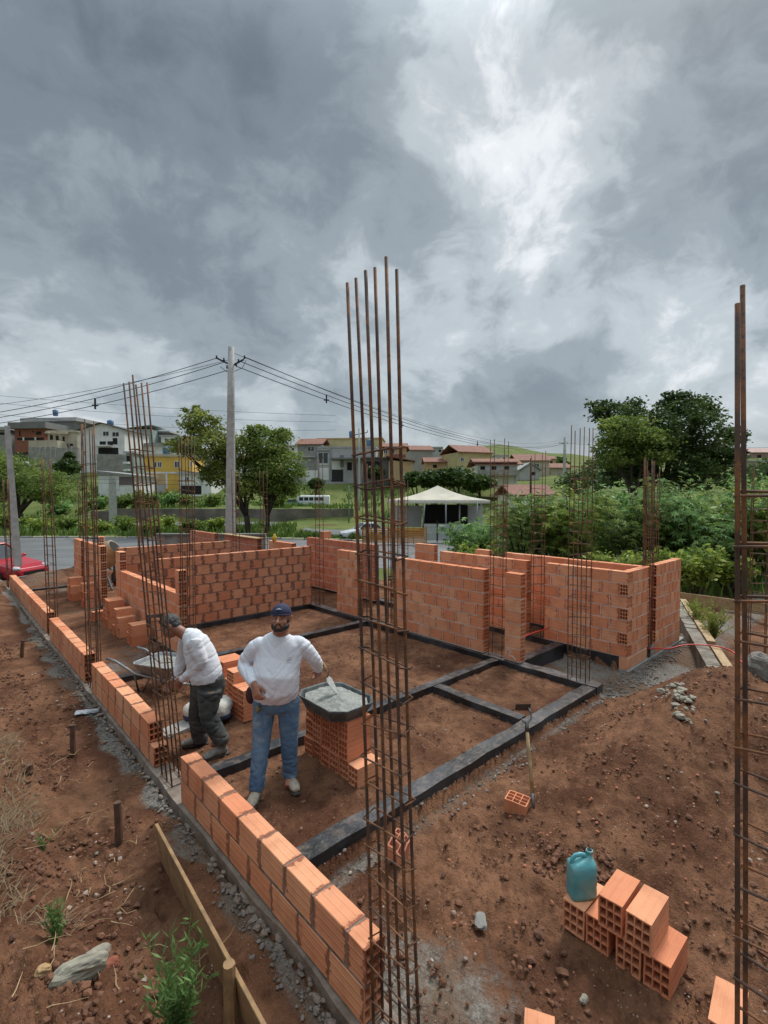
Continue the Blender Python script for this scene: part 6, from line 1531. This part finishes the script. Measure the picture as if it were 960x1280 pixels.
# castor bean shrubs
def palmate(mb, c, s, n, up, tn, lobes=7, mi=0):
    up = up.normalized(); a = n.normalized(); a = (a-up*a.dot(up)).normalized(); b = up.cross(a); vs = [c]; m_ = lobes*2
    for i in range(m_+1):
        w = -2.5+5.0*i/m_; r = s*(1.0 if i % 2 else .42)*(1-.22*abs(w)/2.5)
        vs.append(c+a*(math.cos(w)*r)+b*(math.sin(w)*r)-up*(.25*r*r/s if i % 2 else 0))
    mb.add(vs, [(0,i,i+1) for i in range(1,m_+1)], mi, tn)
def castor(label, px, D, hgt, wid, n, ls, m, group='leafy shrubs behind the walls', small=0):
    base = at(px, D); root = empty('shrub', base); tag(root, label, 'shrub', group)
    st = MB(); lf = MB(); ns = 7
    for i in range(ns):
        a = rnd(0,6.28); r = wid*rnd(.3,1); tip = Vector((math.cos(a)*r, math.sin(a)*r, hgt*rnd(.6,1.0))); mid = tip*.5+Vector((rnd(-.15,.15),rnd(-.15,.15),hgt*.08))
        st.tube([(rnd(-.1,.1),rnd(-.1,.1),-.2), mid, tip], [.04,.028,.010], 6)
        for j in range(n//ns):
            t = rnd(.15,1)**.7; p = (mid*(2*t) if t < .5 else mid.lerp(tip,(t-.5)*2)); o = Vector((random.gauss(0,1),random.gauss(0,1),random.gauss(0,.8))); o = o.normalized()*rnd(.15,.62)*wid*.62
            q = p+o+Vector((0,0,.1)); 
            if q.z < .05: q.z = rnd(.05,.5)
            up = Vector((rnd(-.55,.55)-FX*.35, rnd(-.55,.55)-FY*.35, 1)); nn = Vector((o.x,o.y,-.3))
            if nn.length < .05: nn = Vector((1,0,0))
            if small: leafquad(lf, q, ls*rnd(.6,1.2), (rnd(0,1)**1.3,0,0), 2.0)
            else: palmate(lf, q, ls*rnd(.6,1.25), nn, up, (rnd(0,1)**1.4,0,0))
    st.build('stems', MAT['bark'], root); lf.build('foliage', m, root)
random.seed(11)
sh = [(590,19,1.9,1.5,'pale'),(625,20,2.4,1.6,''),(655,18,2.6,1.7,'dark'),(690,19,2.9,1.7,'pale'),(722,17,3.0,1.6,''),(752,19,3.1,1.7,''),(785,17.5,3.1,1.6,'dark'),(815,19,3.2,1.7,''),(845,17,3.0,1.6,'pale'),(872,16,2.9,1.5,''),(905,17,3.1,1.7,''),(935,16,2.9,1.6,'dark'),(965,17,3.0,1.7,''),(1000,16,3.0,1.7,'dark'),(1040,17,3.0,1.7,''),(700,22,3.4,1.9,''),(765,23,3.6,2.0,''),(830,22,3.7,2.0,'pale'),(895,22,3.6,2.0,''),(950,21,3.5,2.0,''),(735,21,3.9,2.0,'pale'),(800,24,4.3,2.1,''),(865,24,4.4,2.1,'dark'),(925,24,4.3,2.1,''),(985,22,4.2,2.1,''),(665,24,3.6,1.9,'dark'),(635,26,3.0,1.8,''),(610,23,2.4,1.6,'dark')]
for i, (px, D, h, w_, k_) in enumerate(sh):
    sml = i % 4 == 3
    castor({'pale':'pale blue-green leafy shrub','dark':'dark green leafy shrub','':'green broad-leaved shrub'}[k_]+' '+('behind the front row' if D >= 21 else 'in the front row')+', '+('near the tent fence' if px < 640 else 'behind the left part of the corner room' if px < 740 else 'behind the corner room' if px < 800 else 'behind the end wall' if px < 860 else 'right of the end wall' if px < 920 else 'behind the right-edge rebar'), px, D, h, w_, 620 if not sml else 2400, .21 if not sml else .12, {'pale':MAT['leaf_castor'],'dark':MAT['leaf_mid'],'':MAT['leaf_castor'] if i % 2 else MAT['leaf_yel']}[k_], small=sml)
for i, (px, D, h, w_) in enumerate(((870,13.6,1.3,.7),(912,14.2,1.2,.7),(835,15,1.1,.7),(560,21,.9,1.1),(600,18,1.0,1.0),(770,14.6,1.1,.8))):
    castor('low bright yellow-green bush '+('just above the pale edge board' if px in (870,912) else 'at the foot of the tall shrubs' if px > 700 else 'between the outer walls and the tent fence'), px, D, h, w_, 900, .10, MAT['leaf_yel'], group='low bushes at the foot of the shrubs', small=1)
for i, (px, D, h, w_) in enumerate(((40,47,1.0,1.6),(85,50,1.1,1.5),(120,46,.9,1.3),(160,48,1.3,1.6),(205,50,1.2,1.5),(238,46,1.0,1.4),(270,49,1.0,1.3),(15,52,1.2,1.6),(186,44,.8,1.2))):
    castor(('leftmost low','second','third','fourth','fifth','sixth','rightmost','far left','small')[i]+' green bush in the row on the grass verge between the streets', px, D, h, w_, 900, .2, MAT['leaf_mid'] if i % 2 else MAT['leaf_yel'], group='bushes on the verge', small=1)
for i, (px, D, h, w_) in enumerate(((120,72,1.5,2.0),(150,70,1.8,2.2),(178,71,2.0,2.2),(208,72,1.8,2.2),(232,74,1.5,2.0),(262,73,1.8,2.2),(70,76,1.6,2.4),(345,72,1.4,1.8))):
    castor('dark green bush '+('by the left end of the retaining wall','above the wall by the grey pole','above the wall under the white garages','above the wall below the yellow house','above the wall right of the yellow house','above the wall behind the utility pole','on the open lawn at the left','above the wall right of the street trees')[i], px, D, h, w_, 700, .32, MAT['leaf_mid'] if i % 3 else MAT['leaf_castor'], group='bushes above the retaining wall', small=1)
# dry branches by the outer wall
random.seed(3)
mb = MB()
for i in range(60):
    a = rnd(0,6.28); b = at(rnd(690,800), rnd(12.6,13.6)); c = b+Vector((math.cos(a)*rnd(.3,.9), math.sin(a)*rnd(.3,.9), rnd(.5,1.55))); mb.tube([b, b.lerp(c,.5)+Vector((rnd(-.1,.1),rnd(-.1,.1),.05)), c], [.018,.012,.005], 5)
o = mb.build('brushwood', simple('dry branches', (.2,.15,.12), .9, (.09,.065,.05), 5)); o['kind'] = 'stuff'; o['label'] = 'dry pale branches heaped behind the corner room'
# weeds at the lower left
def weed(label, x, y, h, n, spread, m, ls=.035, cat='weed', bend=.5):
    root = empty('weed', (x, y, HZ(x, y))); tag(root, label, cat); st = MB(); lf = MB()
    for i in range(n):
        a = rnd(0,6.28); r = spread*rnd(.2,1); hh = h*rnd(.5,1); pts = []
        for q in range(6): t = q/5; pts.append(Vector((math.cos(a)*r*t**1.5+rnd(-.005,.005), math.sin(a)*r*t**1.5+rnd(-.005,.005), hh*t)))
        st.tube(pts, [.0035,.003,.003,.0025,.002,.0012], 5)
        for j in range(int(hh/.013)):
            t = rnd(.12,1); k_ = min(4,int(t*5)); p = pts[k_].lerp(pts[k_+1], t*5-k_); d = Vector((rnd(-1,1),rnd(-1,1),rnd(.3,1.2))).normalized(); leafquad(lf, p+d*ls*.7, ls*.24, (rnd(.1,.9),0,0), 5.2, d)
    st.build('stems', MAT['weed'], root); lf.build('leaves', m, root)
weed('tall feathery green weed growing beside the board at the bottom edge', .83, 2.38, .58, 24, .2, MAT['weed'], .05)
weed('small green weed in the soil above the large layered rock', .45, 3.2, .24, 12, .07, MAT['weed'], .038)
weed('faint tuft of weed on the embankment near the straw', .55, 4.35, .14, 9, .1, MAT['weed'], .025)
weed('greyish weed growing beyond the edge beam on the right', 11.3, 2.7, .7, 26, .45, MAT['leaf_olive'], .08)
weed('thin weed beyond the edge beam near the planks', 12.2, 3.2, .6, 20, .4, MAT['leaf_olive'], .08)

# ------------------------------------------------------------------ stuff on the ground
def blades(name, label, pts, m, h, w, lean=.4):
    mb = MB()
    for (x, y, z, s) in pts:
        a = rnd(0,6.28); l = Vector((math.cos(a),math.sin(a),0))*lean*h*s*rnd(.3,1); p = Vector((-math.sin(a),math.cos(a),0))*w*s
        b = Vector((x,y,z-.02)); q = b+Vector((0,0,h*s*.55))+l*.35; t = b+Vector((0,0,h*s))+l
        mb.add([b-p, b+p, q+p*.7, q-p*.7, t], [(0,1,2,3),(3,2,4)], 0, (rnd(0,1),0,0))
    o = mb.build(name, m); o['kind'] = 'stuff'; o['label'] = label
random.seed(9)
P_ = []
for i in range(15000):                                          # verge between the two streets
    px = rnd(-60, 470); a, b = (41.2, 59) if px < 150 else (41.2, 56.5) if px < 370 else (40.9,43.5)
    D = rnd(a, b); 
    if noise.noise(Vector((px*.03, D*.25, 1)))+rnd(-.3,.3) < -.25: continue
    w = WP(px, D); P_.append((w.x, w.y, far_h(D, px), rnd(.5,1.5)*(1.6 if noise.noise(Vector((px*.05,D*.3,4))) > .1 else .8)))
blades('grass', 'rough green grass on the verge between the streets', P_, MAT['grass'], .34, .05)
P_ = []
for i in range(9000):                                           # grass bank on the hill
    px = rnd(-60, 600); D = rnd(69, 104); w = WP(px, D)
    if noise.noise(Vector((px*.03, D*.12, 8))) < -.1: continue
    P_.append((w.x, w.y, HZ(w.x, w.y), rnd(.5,1.4)))
blades('grass', 'tufted grass on the green bank below the houses', P_, MAT['grass'], .55, .13)
P_ = []
for i in range(9000):
    px = rnd(520, 1050); D = rnd(13.5, 24); w = WP(px, D); P_.append((w.x, w.y, HZ(w.x, w.y), rnd(.5,1.6)))
blades('grass', 'undergrowth grass at the foot of the shrubs', P_, MAT['grass'], .32, .02)
# straw on the embankment
mb = MB(); random.seed(14)
for i in range(3200):
    t = rnd(0,1); x = rnd(-.15,.62)-.1*t; y = rnd(3.3,6.6)
    if noise.noise(Vector((x*3, y*1.6, 2)))+rnd(-.2,.2) < .0: continue
    a = random.gauss(1.1,.7); L = rnd(.06,.22); z = HZ(x, y)+rnd(.015,.07); d = Vector((math.cos(a),math.sin(a),rnd(-.15,.25)))*L; s = Vector((-math.sin(a),math.cos(a),0))*.0022; c = Vector((x,y,z)); m2 = c+d*.5+Vector((0,0,L*.12))
    mb.add([c-s,c+s,m2+s,m2-s,c+d], [(0,1,2,3),(3,2,4)], 0, (rnd(0,1),0,0))
o = mb.build('straw', MAT['straw']); o['kind'] = 'stuff'; o['label'] = 'dry straw lying on the left embankment'
# clods and pebbles
def ico(mb, c, s, tn, mi, fl=.7):
    t = 1.618; V_ = [(-1,t,0),(1,t,0),(-1,-t,0),(1,-t,0),(0,-1,t),(0,1,t),(0,-1,-t),(0,1,-t),(t,0,-1),(t,0,1),(-t,0,-1),(-t,0,1)]
    Fc = [(0,11,5),(0,5,1),(0,1,7),(0,7,10),(0,10,11),(1,5,9),(5,11,4),(11,10,2),(10,7,6),(7,1,8),(3,9,4),(3,4,2),(3,2,6),(3,6,8),(3,8,9),(4,9,5),(2,4,11),(6,2,10),(8,6,7),(9,8,1)]
    a = rnd(0,6.28); ca, sa = math.cos(a), math.sin(a); sx, sy = rnd(.7,1.3), rnd(.7,1.3); vs = []
    for (x, y, z) in V_:
        k = s*.55*rnd(.7,1.25); x, y, z = x*k*sx, y*k*sy, z*k*fl; vs.append((c[0]+x*ca-y*sa, c[1]+x*sa+y*ca, c[2]+z))
    mb.add(vs, Fc, mi, tn)
random.seed(31)
soilm = simple('soil clod', (.18,.08,.043), .95, (.095,.042,.023), 8, .01, 30, world=True)
mb = MB()
def scat(n, fx, fy, smin, smax, keep, mi=0, sink=.2):
    k = 0
    for i in range(n):
        x, y = fx(), fy()
        if not keep(x, y): continue
        s = smin+(smax-smin)*random.random()**3.5; ico(mb, (x, y, HZ(x, y)+.012+s*(.12-sink)), s, (0,0,0), mi); k += 1
nz_ = lambda x, y, f=1.3, o=0: noise.noise(Vector((x*f, y*f, o)))
scat(13000, lambda: rnd(-.8,1.35), lambda: 2.2+9*random.random()**1.2,   .006, .026, lambda x, y: nz_(x,y)+rnd(-.35,.35) > 0 and (x < .95 or random.random() < .3))
scat(7000, lambda: rnd(1.75,8.5), lambda: rnd(.2,2.85), .004, .021, lambda x, y: nz_(x,y,1.6,3)+rnd(-.3,.3) > .0 and nz_(x,y,.5,8) > -.35)
scat(4500, lambda: rnd(1.75,6.6), lambda: rnd(3.15,7.7), .004, .018, lambda x, y: not (4.45<y<4.7) and nz_(x,y,1.6,5)+rnd(-.3,.3) > .05)
scat(1400, lambda: rnd(1.8,4.5), lambda: rnd(.4,2.2), .010, .034, lambda x, y: nz_(x,y,2.2,12) > .12)
o = mb.build('soil_clods', soilm); o['kind'] = 'stuff'; o['label'] = 'loose clods of brown soil'
mb = MB()
scat(1000, lambda: rnd(-.6,1.3), lambda: rnd(2.2,9), .004, .022, lambda x, y: nz_(x,y,1.7,7)+rnd(-.3,.3) > .1)
scat(800, lambda: rnd(1.75,8), lambda: rnd(.3,2.85), .004, .020, lambda x, y: nz_(x,y,1.2,9)+rnd(-.3,.3) > .1)
scat(900, lambda: rnd(1.75,6.6), lambda: rnd(3.15,9.7), .004, .016, lambda x, y: nz_(x,y,1.2,2)+rnd(-.3,.3) > .1)
o = mb.build('gravel', simple('pale pebble', (.38,.31,.25), .85, (.24,.17,.13), 3, world=True)); o['kind'] = 'stuff'; o['label'] = 'scattered pale pebbles and chips'
mb = MB()
scat(600, lambda: random.gauss(4.4,.9), lambda: random.gauss(1.6,.55), .003, .015, lambda x, y: x > 1.8 and y < 2.8)
o = mb.build('brick_chips', simple('red chips', (.4,.15,.08), .85, (.3,.11,.06), 3, world=True)); o['kind'] = 'stuff'; o['label'] = 'reddish chips of broken block on the soil'
mb = MB()
scat(1500, lambda: random.gauss(1.41,.035), lambda: rnd(1.6,12), .004, .016, lambda x, y: x < 1.47 and nz_(x,y,2,4) > -.25)
scat(700, lambda: rnd(1.8,7.0), lambda: random.gauss(2.82,.06), .004, .018, lambda x, y: y < 2.93)
scat(500, lambda: rnd(6.9,8.4), lambda: random.gauss(2.95,.12), .006, .025, lambda x, y: True)
scat(500, lambda: rnd(8.2,11), lambda: random.gauss(2.95,.08), .006, .025, lambda x, y: y < 3.08)
o = mb.build('mortar_rubble', simple('spilled mortar', (.21,.19,.17), .95, (.12,.10,.085), 5, world=True)); o['kind'] = 'stuff'; o['label'] = 'grey crumbs of spilled mortar along the footings'
# roots and twigs on the left soil
mb = MB()
for i in range(70):
    x, y = rnd(.2,1.2), rnd(2.3,6); a = rnd(0,6.28); z = HZ(x,y)+.02; L = rnd(.05,.22); pts = [Vector((x+math.cos(a)*L*t+rnd(-.01,.01), y+math.sin(a)*L*t+rnd(-.01,.01), z+rnd(0,.03))) for t in (0,.3,.6,1)]; mb.tube(pts, [.003,.003,.002,.001], 5)
o = mb.build('twigs', MAT['wood_pale']); o['kind'] = 'stuff'; o['label'] = 'thin dry twigs and roots on the left soil'
# ------------------------------------------------------------------ world, sun, camera
def build_world():
    w = bpy.data.worlds.new('World'); scene.world = w; w.use_nodes = True
    nt = w.node_tree; t = NT(nt); bg = nt.nodes['Background']
    sun_el, sun_az = R(52), SUNAZ
    sky = t.n('ShaderNodeTexSky', sky_type='NISHITA'); sky.sun_disc = False
    sky.sun_elevation = sun_el; sky.sun_rotation = math.pi/2-sun_az
    tc = t.n('ShaderNodeTexCoord'); d = tc.outputs['Generated']
    nrm = t.n('ShaderNodeVectorMath', operation='NORMALIZE'); t.l(d, nrm.inputs[0]); d = nrm.outputs[0]
    sp = t.n('ShaderNodeSeparateXYZ'); t.l(d, sp.inputs[0]); z = sp.outputs[2]
    den = t.math('ADD', t.math('MAXIMUM', z, 0.0), .16)
    cb = t.n('ShaderNodeCombineXYZ'); t.l(t.math('DIVIDE', sp.outputs[0], den), cb.inputs[0]); t.l(t.math('DIVIDE', sp.outputs[1], den), cb.inputs[1])
    p = cb.outputs[0]
    nz = t.n('ShaderNodeTexNoise'); nz.inputs['Scale'].default_value = .9; nz.inputs['Detail'].default_value = 2; t.l(p, nz.inputs[0])
    wv = t.n('ShaderNodeVectorMath', operation='MULTIPLY_ADD'); t.l(nz.outputs[1], wv.inputs[0]); wv.inputs[1].default_value = (1.0,1.0,1.0); t.l(p, wv.inputs[2])
    A = t.noise(.62, 3, .5, wv.outputs[0]); sq = t.n('ShaderNodeVectorMath', operation='MULTIPLY'); t.l(d, sq.inputs[0]); sq.inputs[1].default_value = (1,1,1.35)
    nw = t.n('ShaderNodeTexNoise'); nw.inputs['Scale'].default_value = 3.5; nw.inputs['Detail'].default_value = 3; t.l(sq.outputs[0], nw.inputs[0])
    w2 = t.n('ShaderNodeVectorMath', operation='MULTIPLY_ADD'); t.l(nw.outputs[1], w2.inputs[0]); w2.inputs[1].default_value = (.22,.22,.22); t.l(sq.outputs[0], w2.inputs[2])
    B = t.noise(3.4, 7, .6, w2.outputs[0]); Cn = t.noise(11, 6, .62, w2.outputs[0])
    dens = t.math('ADD', t.math('MULTIPLY', A, .30), t.math('ADD', t.math('MULTIPLY', B, .52), t.math('MULTIPLY', Cn, .21)))   # ~.51 mean
    # a thinner band of cloud where the sun stands behind it
    def direc(px, py):
        D = WP(px, 1, py); v = Vector((D.x, D.y, D.z-HC)); v.normalize(); return v
    def lobe(px, py, width):
        v = direc(px, py); q = t.n('ShaderNodeVectorMath', operation='DOT_PRODUCT'); t.l(d, q.inputs[0]); q.inputs[1].default_value = v
        a = t.math('ARCCOSINE', t.math('MINIMUM', q.outputs[1], .99999)); a = t.math('DIVIDE', a, R(width))
        return t.math('POWER', 2.718, t.math('MULTIPLY', t.math('MULTIPLY', a, a), -1.0))
    thin = None
    for (px, py, wd, s) in LOBES:
        q = t.math('MULTIPLY', lobe(px, py, wd), s); thin = q if thin is None else t.math('ADD', thin, q)
    dd = t.math('SUBTRACT', dens, thin)
    cr = t.n('ShaderNodeValToRGB'); t.l(dd, cr.inputs[0]); e = cr.color_ramp.elements
    stops = SKYSTOPS
    e[0].position, e[0].color = stops[0][0], (*stops[0][1], 1); e[1].position, e[1].color = stops[-1][0], (*stops[-1][1], 1)
    for s_, c_ in stops[1:-1]:
        q = e.new(s_); q.color = (*c_, 1)
    cr.color_ramp.interpolation = 'EASE'
    # overcast sky is brighter overhead
    up = t.math('MULTIPLY_ADD', t.ramp(z, .62, 1.0), ZEN, 1.0)
    hz = t.ramp(z, .22, .0)
    c = t.mix(t.math('MULTIPLY', hz, .45), cr.outputs[0], HORC)
    k = t.n('ShaderNodeVectorMath', operation='SCALE'); t.l(c, k.inputs[0]); t.l(t.math('MULTIPLY', up, CLOUD), k.inputs[3])
    c = t.mix(.94, sky.outputs[0], k.outputs[0])
    t.l(c, bg.inputs[0]); bg.inputs[1].default_value = .1
    s = bpy.data.lights.new('sun', 'SUN'); s.energy = SUNE; s.angle = R(14); s.color = (1, .96, .9)
    o = bpy.data.objects.new('sun', s); col.objects.link(o)
    v = Vector((math.cos(sun_az)*math.cos(sun_el), math.sin(sun_az)*math.cos(sun_el), math.sin(sun_el)))
    o.rotation_euler = v.to_track_quat('Z', 'Y').to_euler(); o.location = v*60
SUNAZ = TH-R(35); SUNE = 1.5; ZEN = 4.6; CLOUD = 4.3; HORC = (.52,.56,.60)
LOBES = [(550,80,10,.065),(620,130,8,.06),(695,215,8,.095),(640,325,8,.10),(700,330,7,.05),(500,30,8,.04),(880,450,9,.13),(60,500,16,.08),(230,510,14,.06),(420,490,12,.03),(120,120,18,-.05),(250,300,16,-.04),(850,250,14,-.03),(820,60,12,-.02)]
SKYSTOPS = [(.22,(1.75,1.77,1.8)),(.32,(1.02,1.06,1.09)),(.41,(.62,.685,.72)),(.50,(.375,.435,.47)),(.60,(.25,.30,.335)),(.74,(.175,.215,.245))]
build_world()
cam = bpy.data.cameras.new('camera'); co = bpy.data.objects.new('camera', cam); col.objects.link(co); scene.camera = co
cam.sensor_fit = 'VERTICAL'; cam.sensor_height = 36; cam.lens = 36*F/1280; cam.clip_start = .05; cam.clip_end = 4000
pt = math.atan((640-YH)/F)
fw = Vector((math.cos(pt)*FX, math.cos(pt)*FY, -math.sin(pt)))
co.location = (0, 0, HC); co.rotation_euler = fw.to_track_quat('-Z', 'Y').to_euler()
vs = scene.view_settings; scene.display_settings.display_device = 'sRGB'
vs.view_transform = 'Standard'; vs.look = 'None'; vs.gamma = 1; vs.use_curve_mapping = False; vs.exposure = .95
